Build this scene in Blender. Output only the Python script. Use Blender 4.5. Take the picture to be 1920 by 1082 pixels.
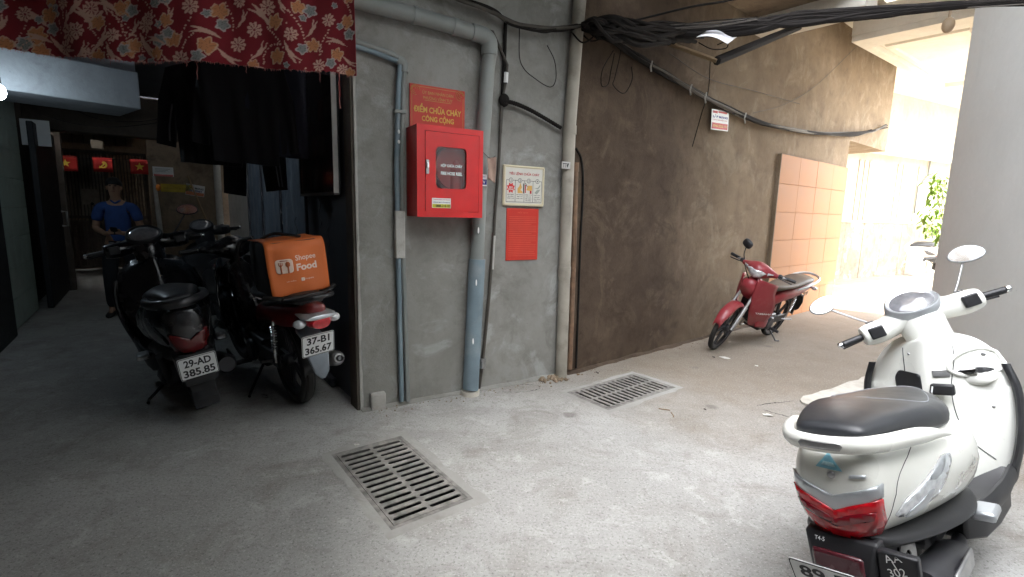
import bpy, bmesh, math, random
from mathutils import Vector, Matrix, noise
from mathutils.bvhtree import BVHTree
from mathutils.geometry import delaunay_2d_cdt

for o in list(bpy.data.objects):
    bpy.data.objects.remove(o)
scene = bpy.context.scene
COL = scene.collection
R = math.radians
V = Vector
rnd = random.Random(7)

# ------------------------------------------------------------------ camera
FPX, PITCH, ROLL, CAMH = 930.0, R(8.8), R(1.4), 1.3
cam = bpy.data.cameras.new('camera')
cam.sensor_fit = 'HORIZONTAL'
cam.sensor_width = 36.0
cam.lens = 36.0 * FPX / 1920.0
cam.clip_start = 0.05
cam.clip_end = 400
co = bpy.data.objects.new('camera', cam)
COL.objects.link(co)
FW = V((0, math.cos(PITCH), -math.sin(PITCH)))
_u = V((0, math.sin(PITCH), math.cos(PITCH)))
_r = V((1, 0, 0))
RT = _r * math.cos(ROLL) + _u * math.sin(ROLL)
UP = _u * math.cos(ROLL) - _r * math.sin(ROLL)
m = Matrix((RT, UP, -FW)).transposed().to_4x4()
m.translation = (0, 0, CAMH)
co.matrix_world = m
scene.camera = co

# ------------------------------------------------------------------ sky, sun, exposure
SUN_EL, SUN_AZ = R(66), R(-35)          # azimuth counted from +X towards +Y: where the sun stands
world = bpy.data.worlds.new('World')
scene.world = world
world.use_nodes = True
wn = world.node_tree.nodes
wl = world.node_tree.links
sky = wn.new('ShaderNodeTexSky')
sky.sky_type = 'NISHITA'
sky.sun_disc = False
sky.sun_elevation = SUN_EL
sky.sun_rotation = math.pi / 2 - SUN_AZ
sky.dust_density = 2.0
bg = wn.get('Background')
bg.inputs['Strength'].default_value = 0.15
hs_ = wn.new('ShaderNodeHueSaturation')       # humid white haze: the sky's blue is washed out
hs_.inputs['Saturation'].default_value = 0.2
wl.new(sky.outputs[0], hs_.inputs['Color'])
wl.new(hs_.outputs[0], bg.inputs['Color'])
sl = bpy.data.lights.new('sun', 'SUN')
sl.energy = 2.0
sl.angle = R(0.5)
sl.color = (1.0, 0.93, 0.82)
so = bpy.data.objects.new('sun', sl)
COL.objects.link(so)
sd = V((math.cos(SUN_EL) * math.cos(SUN_AZ), math.cos(SUN_EL) * math.sin(SUN_AZ), math.sin(SUN_EL)))
so.rotation_euler = sd.to_track_quat('Z', 'Y').to_euler()
so.location = sd * 40
scene.view_settings.view_transform = 'Standard'
scene.view_settings.look = 'None'
scene.view_settings.exposure = 4.45
scene.view_settings.gamma = 1.0
scene.cycles.use_denoising = True
scene.cycles.max_bounces = 7
scene.cycles.diffuse_bounces = 4

# ------------------------------------------------------------------ rays of the photograph's camera
def ray(px, py):
    return FW + RT * ((px - 960) / FPX) - UP * ((py - 541) / FPX)
def gnd(px, py, z=0.0):
    d = ray(px, py); t = (z - CAMH) / d.z
    return V((d.x * t, d.y * t, z))
def at(px, py, Y):
    d = ray(px, py); t = Y / d.y
    return V((d.x * t, d.y * t, CAMH + d.z * t))
class Plane2:
    """a vertical plane through two ground points; off moves it out towards the normal"""
    def __init__(s, a, b, flip=False):
        s.a, s.b = V(a).to_2d(), V(b).to_2d()
        s.d = (s.b - s.a).normalized()
        s.n = V((s.d.y, -s.d.x)) * (-1 if flip else 1)
    def px(s, px, py, off=0.0):
        d = ray(px, py); a = s.a + s.n * off
        t = a.dot(s.n) / d.to_2d().dot(s.n)
        return V((d.x * t, d.y * t, CAMH + d.z * t))
    def pt(s, t, z, off=0.0):
        p = s.a + s.d * t + s.n * off
        return V((p.x, p.y, z))
    def frame(s, org):
        """matrix: x along the wall, y out of the wall, z up"""
        x = s.d.to_3d(); y = s.n.to_3d(); z = V((0, 0, 1))
        mm = Matrix((x, y, z)).transposed().to_4x4(); mm.translation = org
        return mm
K0, K2, K3 = V((-.96, 3.06)), V((.45, 3.90)), V((4.92, 7.57))
D3 = V((math.cos(R(126)), math.sin(R(126))))
W1 = Plane2(K0, K2)
W2 = Plane2(K2, K3)
W3 = Plane2(K0, K0 + D3 * 4.2, flip=True)
N3 = W3.n

# ------------------------------------------------------------------ materials
MATS = {}
def new_mat(name):
    mt = bpy.data.materials.new(name); mt.use_nodes = True
    nt = mt.node_tree
    return mt, nt, nt.nodes['Principled BSDF'], nt.nodes, nt.links
def mat(name, col, rough=.5, metal=0., var=.12, scale=14., bump=.0, bscale=60., coat=0., spec=.5, emit=None, estr=0., trans=0., ior=1.45, dirt=0., dirtcol=(.10, .085, .065)):
    if name in MATS: return MATS[name]
    mt, nt, b, N, L = new_mat(name)
    tc = N.new('ShaderNodeTexCoord')
    src = tc.outputs['Object']
    nz = N.new('ShaderNodeTexNoise'); nz.inputs['Scale'].default_value = scale; nz.inputs['Detail'].default_value = 6
    L.new(src, nz.inputs['Vector'])
    cr = N.new('ShaderNodeValToRGB')
    cr.color_ramp.elements[0].position = .3; cr.color_ramp.elements[1].position = .72
    lo = [max(0, c * (1 - var)) for c in col]; hi = [min(1, c * (1 + var)) for c in col]
    cr.color_ramp.elements[0].color = (*lo, 1); cr.color_ramp.elements[1].color = (*hi, 1)
    L.new(nz.outputs['Fac'], cr.inputs['Fac'])
    out = cr.outputs['Color']
    if dirt > 0:
        n2 = N.new('ShaderNodeTexNoise'); n2.inputs['Scale'].default_value = 5.; n2.inputs['Detail'].default_value = 9; n2.inputs['Roughness'].default_value = .7
        L.new(src, n2.inputs['Vector'])
        mr = N.new('ShaderNodeMapRange'); mr.inputs[1].default_value = .5; mr.inputs[2].default_value = .72; mr.inputs[3].default_value = 0; mr.inputs[4].default_value = dirt
        L.new(n2.outputs['Fac'], mr.inputs[0])
        mx = N.new('ShaderNodeMixRGB'); mx.inputs[2].default_value = (*dirtcol, 1)
        L.new(mr.outputs[0], mx.inputs[0]); L.new(out, mx.inputs[1]); out = mx.outputs[0]
    L.new(out, b.inputs['Base Color'])
    rr = N.new('ShaderNodeMapRange'); rr.inputs[3].default_value = max(.02, rough - .08); rr.inputs[4].default_value = min(1, rough + .1)
    L.new(nz.outputs['Fac'], rr.inputs[0]); L.new(rr.outputs[0], b.inputs['Roughness'])
    b.inputs['Metallic'].default_value = metal
    b.inputs['Coat Weight'].default_value = coat
    b.inputs['Coat Roughness'].default_value = .08
    b.inputs['Specular IOR Level'].default_value = spec
    b.inputs['Transmission Weight'].default_value = trans
    b.inputs['IOR'].default_value = ior
    if emit:
        b.inputs['Emission Color'].default_value = (*emit, 1); b.inputs['Emission Strength'].default_value = estr
    if bump > 0:
        n3 = N.new('ShaderNodeTexNoise'); n3.inputs['Scale'].default_value = bscale; n3.inputs['Detail'].default_value = 8
        L.new(src, n3.inputs['Vector'])
        bp = N.new('ShaderNodeBump'); bp.inputs['Strength'].default_value = bump; bp.inputs['Distance'].default_value = .01
        L.new(n3.outputs['Fac'], bp.inputs['Height']); L.new(bp.outputs[0], b.inputs['Normal'])
    MATS[name] = mt
    return mt

def plaster(name, c1, c2, stain, streak=.5, stainamt=.6, patch=(.5, .5, .47), patchamt=.0, rough=.9, bump=.35, lowband=0.):
    """render / cement wall: broad cloudy tone, vertical run marks, dark blotches, trowel relief"""
    mt, nt, b, N, L = new_mat(name)
    tc = N.new('ShaderNodeTexCoord'); src = tc.outputs['Object']
    def nz(scale, detail=8, rough_=.6, vec=None, dist=0.):
        n = N.new('ShaderNodeTexNoise'); n.inputs['Scale'].default_value = scale; n.inputs['Detail'].default_value = detail
        n.inputs['Roughness'].default_value = rough_; n.inputs['Distortion'].default_value = dist
        L.new(vec or src, n.inputs['Vector']); return n.outputs['Fac']
    def rng(s, a, b_, lo=0., hi=1.):
        r_ = N.new('ShaderNodeMapRange'); r_.inputs[1].default_value = a; r_.inputs[2].default_value = b_; r_.inputs[3].default_value = lo; r_.inputs[4].default_value = hi
        L.new(s, r_.inputs[0]); return r_.outputs[0]
    def mix(f, a, b_, mode='MIX'):
        x = N.new('ShaderNodeMixRGB'); x.blend_type = mode
        for i, v in ((0, f), (1, a), (2, b_)):
            if isinstance(v, (int, float)): x.inputs[i].default_value = v
            elif isinstance(v, tuple): x.inputs[i].default_value = (*v, 1)
            else: L.new(v, x.inputs[i])
        return x.outputs[0]
    c = mix(rng(nz(1.3, 6, .62, dist=.6), .32, .68), c1, c2)
    if patchamt: c = mix(rng(nz(2.1, 7, .68, dist=1.2), .52, .62, 0, patchamt), c, patch)
    c = mix(rng(nz(5.2, 7, .72, dist=.4), .46, .70, 0, stainamt * .8), c, tuple(x * 1.25 for x in stain))
    mp = N.new('ShaderNodeMapping'); mp.inputs['Scale'].default_value = (3.2, 3.2, .42); L.new(src, mp.inputs[0])
    run = rng(nz(1.7, 6, .62, mp.outputs[0], dist=.3), .56, .74, 0, streak)
    gate_ = rng(nz(.9, 3, .5), .42, .62)                  # runs only here and there
    rm = N.new('ShaderNodeMath'); rm.operation = 'MULTIPLY'; L.new(run, rm.inputs[0]); L.new(gate_, rm.inputs[1])
    c = mix(rm.outputs[0], c, tuple(x * .8 for x in stain))
    c = mix(rng(nz(11, 6, .75, dist=.6), .60, .72, 0, .2), c, tuple(min(1, x * 1.3) for x in c2))
    c = mix(rng(nz(3.7, 7, .72, dist=.8), .55, .75, 0, stainamt), c, stain)
    c = mix(rng(nz(24, 6, .7), .3, .7, .0, .28), c, mix(.5, c, stain))
    vo = N.new('ShaderNodeTexVoronoi'); vo.inputs['Scale'].default_value = 9.; L.new(src, vo.inputs['Vector'])
    c = mix(rng(vo.outputs['Distance'], .0, .045, .55, 0.), c, tuple(x * .5 for x in stain))
    L.new(c, b.inputs['Base Color'])
    b.inputs['Roughness'].default_value = rough
    b.inputs['Specular IOR Level'].default_value = .25
    h = N.new('ShaderNodeMath'); h.operation = 'ADD'
    L.new(nz(6, 8, .6), h.inputs[0]); 
    h2 = N.new('ShaderNodeMath'); h2.operation = 'MULTIPLY'; h2.inputs[1].default_value = .35
    L.new(nz(90, 8, .7), h2.inputs[0]); L.new(h2.outputs[0], h.inputs[1])
    bp = N.new('ShaderNodeBump'); bp.inputs['Strength'].default_value = bump; bp.inputs['Distance'].default_value = .02
    L.new(h.outputs[0], bp.inputs['Height']); L.new(bp.outputs[0], b.inputs['Normal'])
    MATS[name] = mt
    return mt

# ------------------------------------------------------------------ mesh building
def spline(pts, n=6, closed=False):
    """Catmull-Rom through the points (any dimension of Vector)"""
    P = [V(p) for p in pts]
    if len(P) < 3: return P
    out = []
    m_ = len(P)
    rngi = range(m_ if closed else m_ - 1)
    for i in rngi:
        p1, p2 = P[i], P[(i + 1) % m_]
        p0 = P[(i - 1) % m_] if (closed or i > 0) else p1 + (p1 - p2)
        p3 = P[(i + 2) % m_] if (closed or i + 2 < m_) else p2 + (p2 - p1)
        for k in range(n):
            t = k / n
            out.append(.5 * ((2 * p1) + (p2 - p0) * t + (2 * p0 - 5 * p1 + 4 * p2 - p3) * t * t + (3 * p1 - p0 - 3 * p2 + p3) * t ** 3))
    if not closed: out.append(P[-1])
    return out

class MB:
    def __init__(s): s.v = []; s.f = []
    def add(s, vs, fs, mx=None):
        k = len(s.v)
        s.v += [tuple(mx @ V(p)) if mx else tuple(p) for p in vs]
        s.f += [tuple(i + k for i in f) for f in fs]
        return s
    def box(s, c, d, mx=None, taper=1.):
        x, y, z = c; a, b, h = d[0] / 2, d[1] / 2, d[2] / 2
        vs = [(x - a, y - b, z - h), (x + a, y - b, z - h), (x + a, y + b, z - h), (x - a, y + b, z - h),
              (x - a * taper, y - b * taper, z + h), (x + a * taper, y - b * taper, z + h), (x + a * taper, y + b * taper, z + h), (x - a * taper, y + b * taper, z + h)]
        return s.add(vs, [(0, 3, 2, 1), (4, 5, 6, 7), (0, 1, 5, 4), (1, 2, 6, 5), (2, 3, 7, 6), (3, 0, 4, 7)], mx)
    def loft(s, secs, cap=True, closed=True, mx=None):
        n = len(secs[0]); vs = [p for q in secs for p in q]; fs = []
        for i in range(len(secs) - 1):
            for j in range(n if closed else n - 1):
                a, b = i * n + j, i * n + (j + 1) % n
                fs.append((a, b, b + n, a + n))
        if cap and closed:
            fs.append(tuple(reversed(range(n)))); fs.append(tuple(range((len(secs) - 1) * n, len(secs) * n)))
        return s.add(vs, fs, mx)
    def tube(s, pts, r, n=8, cap=True, mx=None):
        P = [V(p) for p in pts]; secs = []
        t0 = (P[1] - P[0]).normalized()
        up = V((0, 0, 1)) if abs(t0.z) < .9 else V((1, 0, 0))
        x = t0.cross(up).normalized()
        for i, p in enumerate(P):
            t = (P[min(i + 1, len(P) - 1)] - P[max(i - 1, 0)])
            t = t.normalized() if t.length > 1e-9 else t0
            x = (x - t * x.dot(t))
            x = x.normalized() if x.length > 1e-6 else t.orthogonal().normalized()
            y = t.cross(x)
            rr = r[i] if isinstance(r, (list, tuple)) else r
            secs.append([p + (x * math.cos(2 * math.pi * k / n) + y * math.sin(2 * math.pi * k / n)) * rr for k in range(n)])
        return s.loft(secs, cap, True, mx)
    def lathe(s, prof, n=24, mx=None, closed=False):
        """profile of (radius, height) turned round z"""
        secs = [[(r * math.cos(2 * math.pi * k / n), r * math.sin(2 * math.pi * k / n), h) for k in range(n)] for r, h in prof]
        if closed: secs.append(secs[0])
        return s.loft(secs, cap=not closed, mx=mx)
    def prism(s, poly, z0, z1, mx=None):
        n = len(poly)
        a = sum(poly[i][0] * poly[(i + 1) % n][1] - poly[(i + 1) % n][0] * poly[i][1] for i in range(n))
        if a < 0: poly = list(reversed(poly))
        vs = [(p[0], p[1], z0) for p in poly] + [(p[0], p[1], z1) for p in poly]
        fs = [tuple(reversed(range(n))), tuple(range(n, 2 * n))] + [(i, (i + 1) % n, (i + 1) % n + n, i + n) for i in range(n)]
        return s.add(vs, fs, mx)
    def grid(s, fn, nu, nv, mx=None):
        vs = [fn(i / nu, j / nv) for i in range(nu + 1) for j in range(nv + 1)]
        fs = [(i * (nv + 1) + j, (i + 1) * (nv + 1) + j, (i + 1) * (nv + 1) + j + 1, i * (nv + 1) + j + 1) for i in range(nu) for j in range(nv)]
        return s.add(vs, fs, mx)
    def ball(s, c, r, nu=14, nv=10, mx=None):
        rx, ry, rz = r if isinstance(r, (tuple, list)) else (r, r, r)
        secs = []
        for j in range(nv + 1):
            a = -math.pi / 2 + math.pi * (j + .02) / (nv + .04)
            secs.append([(c[0] + rx * math.cos(a) * math.cos(2 * math.pi * k / nu), c[1] + ry * math.cos(a) * math.sin(2 * math.pi * k / nu), c[2] + rz * math.sin(a)) for k in range(nu)])
        return s.loft(secs, mx=mx)
    def xform(s, mx):
        s.v = [tuple(mx @ V(p)) for p in s.v]; return s
    def bvh(s):
        return BVHTree.FromPolygons([V(p) for p in s.v], s.f)
    def build(s, name, material, parent=None, smooth=True, ang=38, bevel=0., solid=0., sub=0, seg=2):
        me = bpy.data.meshes.new(name); me.from_pydata([tuple(p) for p in s.v], [], s.f)
        bm = bmesh.new(); bm.from_mesh(me); bmesh.ops.remove_doubles(bm, verts=bm.verts, dist=1e-5)
        if not solid: bmesh.ops.recalc_face_normals(bm, faces=bm.faces)
        bm.to_mesh(me); bm.free()
        me.materials.append(material)
        if smooth:
            me.polygons.foreach_set('use_smooth', [True] * len(me.polygons))
            me.set_sharp_from_angle(angle=R(ang))
        o = bpy.data.objects.new(name, me); COL.objects.link(o)
        if parent: o.parent = parent
        if solid:
            md = o.modifiers.new('solid', 'SOLIDIFY'); md.thickness = solid; md.offset = 0
        if sub:
            md = o.modifiers.new('sub', 'SUBSURF'); md.levels = sub; md.render_levels = sub
        if bevel:
            md = o.modifiers.new('bevel', 'BEVEL'); md.width = bevel; md.segments = seg; md.limit_method = 'ANGLE'; md.angle_limit = R(40)
        return o

def tag(o, label=None, cat=None, group=None, kind=None):
    if label: o['label'] = label
    if cat: o['category'] = cat
    if group: o['group'] = group
    if kind: o['kind'] = kind
    return o
def empty(name, loc=(0, 0, 0), rot=(0, 0, 0)):
    o = bpy.data.objects.new(name, None); COL.objects.link(o)
    o.location = loc; o.rotation_euler = rot; o.empty_display_size = .1
    return o
def empty_mx(name, mx):
    o = bpy.data.objects.new(name, None); COL.objects.link(o)
    o.matrix_world = mx; o.empty_display_size = .1
    return o

def text_mesh(body, size=1., width=None, bold=.0, shear=0., spacing=1., line=1.):
    """flat lettering as (verts2d, faces), centred on its box"""
    cu = bpy.data.curves.new('t', 'FONT'); cu.body = body; cu.align_x = 'CENTER'; cu.size = 1.; cu.offset = bold; cu.shear = shear
    cu.space_character = spacing; cu.space_line = line; cu.resolution_u = 3
    o = bpy.data.objects.new('t', cu); COL.objects.link(o)
    dg = bpy.context.evaluated_depsgraph_get()
    me = bpy.data.meshes.new_from_object(o.evaluated_get(dg))
    vs = [v.co.copy() for v in me.vertices]; fs = [tuple(p.vertices) for p in me.polygons]
    bpy.data.objects.remove(o); bpy.data.curves.remove(cu); bpy.data.meshes.remove(me)
    x0, x1 = min(v.x for v in vs), max(v.x for v in vs); y0, y1 = min(v.y for v in vs), max(v.y for v in vs)
    sy = size / (y1 - y0) if line == 1. and '\n' not in body else size / (y1 - y0)
    sx = (width / (x1 - x0)) if width else sy
    return [((v.x - (x0 + x1) / 2) * sx, (v.y - (y0 + y1) / 2) * sy) for v in vs], fs
def lettering(body, size, mx, material, parent, width=None, bold=.0, name='lettering', lift=.0015, **kw):
    """letters lying in the local XZ plane of mx (x right, z up, y out)"""
    vs, fs = text_mesh(body, size, width, bold, **kw)
    mb = MB(); mb.add([(x, lift, y) for x, y in vs], fs, mx)
    return mb.build(name, material, parent, smooth=False)

def cdt_mesh(polys, interior=0., holes=()):
    """triangles of the outline polys[0] minus holes; returns verts2d, tris"""
    vs, es = [], []
    def ring(p):
        k = len(vs); vs.extend(V(q) for q in p); es.extend((k + i, k + (i + 1) % len(p)) for i in range(len(p)))
    def inside(p, q):
        c = False; n = len(p); j = n - 1
        for i in range(n):
            if (p[i][1] > q[1]) != (p[j][1] > q[1]) and q[0] < (p[j][0] - p[i][0]) * (q[1] - p[i][1]) / (p[j][1] - p[i][1]) + p[i][0]: c = not c
            j = i
        return c
    for p in polys: ring(p)
    for h in holes: ring(h)
    if interior:
        xs = [q[0] for q in polys[0]]; ys = [q[1] for q in polys[0]]
        x = min(xs) + interior / 2
        while x < max(xs):
            y = min(ys) + interior / 2
            while y < max(ys):
                if inside(polys[0], (x, y)): vs.append(V((x, y)))
                y += interior
            x += interior
    r = delaunay_2d_cdt(vs, es, [], 0, 1e-6)
    ov, of = r[0], r[2]
    keep = []
    for f in of:
        c = sum((ov[i] for i in f), V((0, 0))) / len(f)
        if inside(polys[0], c) and not any(inside(h, c) for h in holes): keep.append(tuple(f))
    return [tuple(v) for v in ov], keep
def dense(poly, step):
    out = []
    for i in range(len(poly)):
        a, b = V(poly[i]), V(poly[(i + 1) % len(poly)])
        n = max(1, int((b - a).length / step))
        out += [tuple(a.lerp(b, k / n)) for k in range(n)]
    return out
def round_poly(poly, r, n=4):
    out = []
    m_ = len(poly)
    for i in range(m_):
        p, a, b = V(poly[i]), V(poly[i - 1]), V(poly[(i + 1) % m_])
        u, w = (a - p), (b - p)
        d = min(r, u.length * .45, w.length * .45)
        s, e = p + u.normalized() * d, p + w.normalized() * d
        for k in range(n + 1):
            t = k / n
            out.append(tuple(s * (1 - t) ** 2 + p * 2 * t * (1 - t) + e * t * t))
    return out
def project(vs2, bvh, o, ux, uy, d, off):
    o, ux, uy, d = V(o), V(ux).normalized(), V(uy).normalized(), V(d).normalized()
    out = []
    for u, w in vs2:
        q = o + ux * u + uy * w - d * .6
        loc, nrm, idx, dist = bvh.ray_cast(q, d)
        if loc is None: out.append(None); continue
        if nrm.dot(d) > 0: nrm = -nrm
        out.append(loc + nrm * off)
    return out
def decal(name, bvh, poly, o, ux, uy, d, material, parent, off=.003, thick=.006, step=.02, smooth=True, rnd_=0.):
    """a piece of sheet of the outline poly laid onto the body behind it"""
    if rnd_: poly = round_poly(poly, rnd_)
    vs2, fs = cdt_mesh([dense(poly, step)], step)
    P = project(vs2, bvh, o, ux, uy, d, off)
    fs = [f for f in fs if all(P[i] is not None for i in f)]
    mb = MB(); mb.add([p if p is not None else V((0, 0, 0)) for p in P], fs)
    used = sorted({i for f in mb.f for i in f}); mp_ = {k: i for i, k in enumerate(used)}
    mb.v = [mb.v[i] for i in used]; mb.f = [tuple(mp_[i] for i in f) for f in mb.f]
    ob = mb.build(name, material, parent, smooth=smooth, ang=60, solid=thick)
    return ob
def text_decal(bvh, body, size, o, ux, uy, d, material, parent, width=None, bold=.0, off=.004, name='lettering', **kw):
    vs2, fs = text_mesh(body, size, width, bold, **kw)
    P = project(vs2, bvh, o, ux, uy, d, off)
    fs = [f for f in fs if all(P[i] is not None for i in f)]
    used = sorted({i for f in fs for i in f}); mp_ = {k: i for i, k in enumerate(used)}
    mb = MB(); mb.v = [tuple(P[i]) for i in used]; mb.f = [tuple(mp_[i] for i in f) for f in fs]
    return mb.build(name, material, parent, smooth=False)
# ================================================================== SETTING
plaster('cement_grey', (.235, .228, .208), (.32, .315, .295), (.11, .10, .085), streak=.5, stainamt=.55, patch=(.42, .425, .41), patchamt=.6)
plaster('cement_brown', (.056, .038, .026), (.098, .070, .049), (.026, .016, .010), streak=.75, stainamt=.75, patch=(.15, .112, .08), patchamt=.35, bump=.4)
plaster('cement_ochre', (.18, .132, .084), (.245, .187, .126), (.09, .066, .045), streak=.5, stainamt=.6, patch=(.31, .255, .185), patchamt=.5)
plaster('cement_tan', (.24, .18, .125), (.31, .24, .17), (.07, .05, .035), streak=.4, stainamt=.7, patch=(.34, .27, .2), patchamt=.4)
plaster('wall_paint_grey', (.66, .68, .66), (.72, .74, .72), (.52, .53, .51), streak=.2, stainamt=.2, bump=.12)
plaster('wall_cream', (.36, .33, .27), (.43, .40, .335), (.24, .21, .16), streak=.35, stainamt=.4, bump=.2)
plaster('stone_wainscot', (.17, .145, .105), (.27, .235, .18), (.08, .065, .045), streak=.75, stainamt=.7, patch=(.6, .53, .42), patchamt=.6)
plaster('soffit_grey', (.36, .38, .40), (.44, .46, .48), (.16, .15, .15), streak=.2, stainamt=.4)
plaster('soffit_white', (.66, .62, .54), (.74, .70, .62), (.42, .37, .30), streak=.2, stainamt=.3)
plaster('sheet_blue', (.15, .185, .235), (.23, .27, .32), (.05, .055, .07), streak=.9, stainamt=.6, patch=(.32, .36, .40), patchamt=.5, rough=.55, bump=.08)
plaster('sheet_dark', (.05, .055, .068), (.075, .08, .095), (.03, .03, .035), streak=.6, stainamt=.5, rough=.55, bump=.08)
plaster('jamb_brown', (.10, .085, .07), (.15, .125, .105), (.04, .032, .026), streak=.6, stainamt=.6)
plaster('dirty_white', (.46, .45, .42), (.55, .54, .51), (.16, .13, .10), streak=.5, stainamt=.5)

plaster('cement_mid', (.31, .305, .285), (.40, .395, .375), (.19, .175, .15), streak=.1, stainamt=.5)
def floor_mat():
    mt, nt, b, N, L = new_mat('alley_concrete')
    tc = N.new('ShaderNodeTexCoord'); src = tc.outputs['Object']
    def nz(scale, detail=8, rough_=.6, dist=0.):
        n = N.new('ShaderNodeTexNoise'); n.inputs['Scale'].default_value = scale; n.inputs['Detail'].default_value = detail
        n.inputs['Roughness'].default_value = rough_; n.inputs['Distortion'].default_value = dist
        L.new(src, n.inputs['Vector']); return n.outputs['Fac']
    def rng(s, a, b_, lo=0., hi=1.):
        r_ = N.new('ShaderNodeMapRange'); r_.inputs[1].default_value = a; r_.inputs[2].default_value = b_; r_.inputs[3].default_value = lo; r_.inputs[4].default_value = hi
        L.new(s, r_.inputs[0]); return r_.outputs[0]
    def mix(f, a, b_):
        x = N.new('ShaderNodeMixRGB')
        for i, v in ((0, f), (1, a), (2, b_)):
            if isinstance(v, (int, float)): x.inputs[i].default_value = v
            elif isinstance(v, tuple): x.inputs[i].default_value = (*v, 1)
            else: L.new(v, x.inputs[i])
        return x.outputs[0]
    c = mix(rng(nz(.9, 8, .6, .5), .35, .65), (.30, .295, .28), (.40, .395, .38))
    c = mix(rng(nz(2.7, 8, .7, .8), .50, .70, 0, .7), c, (.185, .165, .14))
    c = mix(rng(nz(8.5, 7, .7, 1.2), .52, .68, 0, .5), c, (.21, .20, .18))
    c = mix(rng(nz(6.3, 7, .7, .5), .56, .66, 0, .45), c, (.52, .515, .50))
    # browner, darker tone towards the brown wall's side of the alley
    sp = N.new('ShaderNodeSeparateXYZ'); L.new(src, sp.inputs[0])
    a = N.new('ShaderNodeMath'); a.operation = 'MULTIPLY_ADD'; a.inputs[1].default_value = .55; L.new(sp.outputs[0], a.inputs[0])
    bq = N.new('ShaderNodeMath'); bq.operation = 'MULTIPLY'; bq.inputs[1].default_value = .75; L.new(sp.outputs[1], bq.inputs[0]); L.new(bq.outputs[0], a.inputs[2])
    n2 = N.new('ShaderNodeMath'); n2.operation = 'MULTIPLY_ADD'; n2.inputs[1].default_value = 1.6; L.new(nz(1.1, 6, .6), n2.inputs[0]); L.new(a.outputs[0], n2.inputs[2])
    c = mix(rng(n2.outputs[0], 3.2, 4.6, 0, .8), c, (.20, .155, .108))
    # fine aggregate
    c = mix(rng(nz(75, 5, .8), .38, .46, .75, 0.), c, (.12, .115, .105))
    c = mix(rng(nz(95, 5, .8), .56, .64, 0., .7), c, (.58, .57, .54))
    # oil drips and dark smears with edges of their own
    vd = N.new('ShaderNodeTexVoronoi'); vd.inputs['Scale'].default_value = 1.9; vd.inputs['Randomness'].default_value = 1.; L.new(src, vd.inputs['Vector'])
    od = N.new('ShaderNodeMath'); od.operation = 'MULTIPLY_ADD'; od.inputs[1].default_value = .16; L.new(nz(7, 6, .7), od.inputs[0]); L.new(vd.outputs['Distance'], od.inputs[2])
    c = mix(rng(od.outputs[0], .13, .185, .55, 0.), c, (.11, .10, .09))
    mt_ = N.new('ShaderNodeMapping'); mt_.inputs['Rotation'].default_value = (0, 0, R(-38)); mt_.inputs['Scale'].default_value = (.35, 5.5, 1); L.new(src, mt_.inputs[0])
    tn = N.new('ShaderNodeTexNoise'); tn.inputs['Scale'].default_value = 1.6; tn.inputs['Detail'].default_value = 6; L.new(mt_.outputs[0], tn.inputs['Vector'])
    c = mix(rng(tn.outputs['Fac'], .58, .70, 0., .2), c, (.19, .175, .155))
    vo = N.new('ShaderNodeTexVoronoi'); vo.inputs['Scale'].default_value = 16; L.new(src, vo.inputs['Vector'])
    c = mix(rng(vo.outputs['Distance'], 0., .07, .6, 0.), c, (.12, .115, .105))
    vo = N.new('ShaderNodeTexVoronoi'); vo.inputs['Scale'].default_value = 5; L.new(src, vo.inputs['Vector'])
    c = mix(rng(vo.outputs['Distance'], 0., .05, .5, 0.), c, (.55, .54, .52))
    L.new(c, b.inputs['Base Color'])
    L.new(rng(nz(3, 6, .6), .3, .7, .62, .9), b.inputs['Roughness'])
    b.inputs['Specular IOR Level'].default_value = .35
    h = N.new('ShaderNodeMath'); h.operation = 'MULTIPLY_ADD'; h.inputs[1].default_value = .3
    L.new(nz(110, 6, .75), h.inputs[0]); L.new(nz(5, 8, .6), h.inputs[2])
    bp = N.new('ShaderNodeBump'); bp.inputs['Strength'].default_value = .4; bp.inputs['Distance'].default_value = .02
    L.new(h.outputs[0], bp.inputs['Height']); L.new(bp.outputs[0], b.inputs['Normal'])
    MATS['alley_concrete'] = mt
    return mt
floor_mat()
M_black = mat('black_plastic', (.018, .018, .02), .42, var=.2)
M_rubber = mat('rubber', (.022, .021, .02), .75, bump=.1, bscale=200, dirt=.5, dirtcol=(.07, .065, .055))
M_chrome = mat('chrome', (.75, .75, .75), .12, metal=1., var=.05)
M_steel = mat('steel_dull', (.42, .42, .42), .38, metal=.9, var=.2, dirt=.4)
M_iron = mat('cast_iron', (.22, .21, .195), .75, metal=.15, var=.35, scale=20, bump=.35, bscale=70, dirt=.85, dirtcol=(.34, .32, .29))
M_pit = mat('pit_silt', (.012, .011, .010), .9, var=.4, bump=.3)
M_pvc = mat('pvc_grey', (.22, .235, .225), .5, var=.12, scale=5, bump=.06, dirt=.55, dirtcol=(.16, .14, .115))
M_pvcb = mat('pvc_blue_grey', (.17, .225, .26), .5, var=.15, scale=6, bump=.06, dirt=.4, dirtcol=(.36, .37, .36))
M_pvct = mat('pvc_tan', (.30, .275, .23), .6, var=.2, scale=6, bump=.1, dirt=.6, dirtcol=(.11, .09, .07))
M_rust = mat('rusty_pipe', (.17, .10, .06), .8, var=.35, scale=18, bump=.3, bscale=40, dirt=.6)
M_cable = mat('black_cable', (.014, .012, .011), .8, var=.3, spec=.15)
M_cableg = mat('grey_cable', (.055, .047, .038), .6, var=.3)
M_white = mat('white_print', (.78, .78, .76), .5, var=.04)
M_ink = mat('black_print', (.02, .02, .022), .5)
M_redsign = mat('sign_red', (.48, .035, .02), .5, var=.15, scale=9, dirt=.3, dirtcol=(.30, .06, .04))
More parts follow.
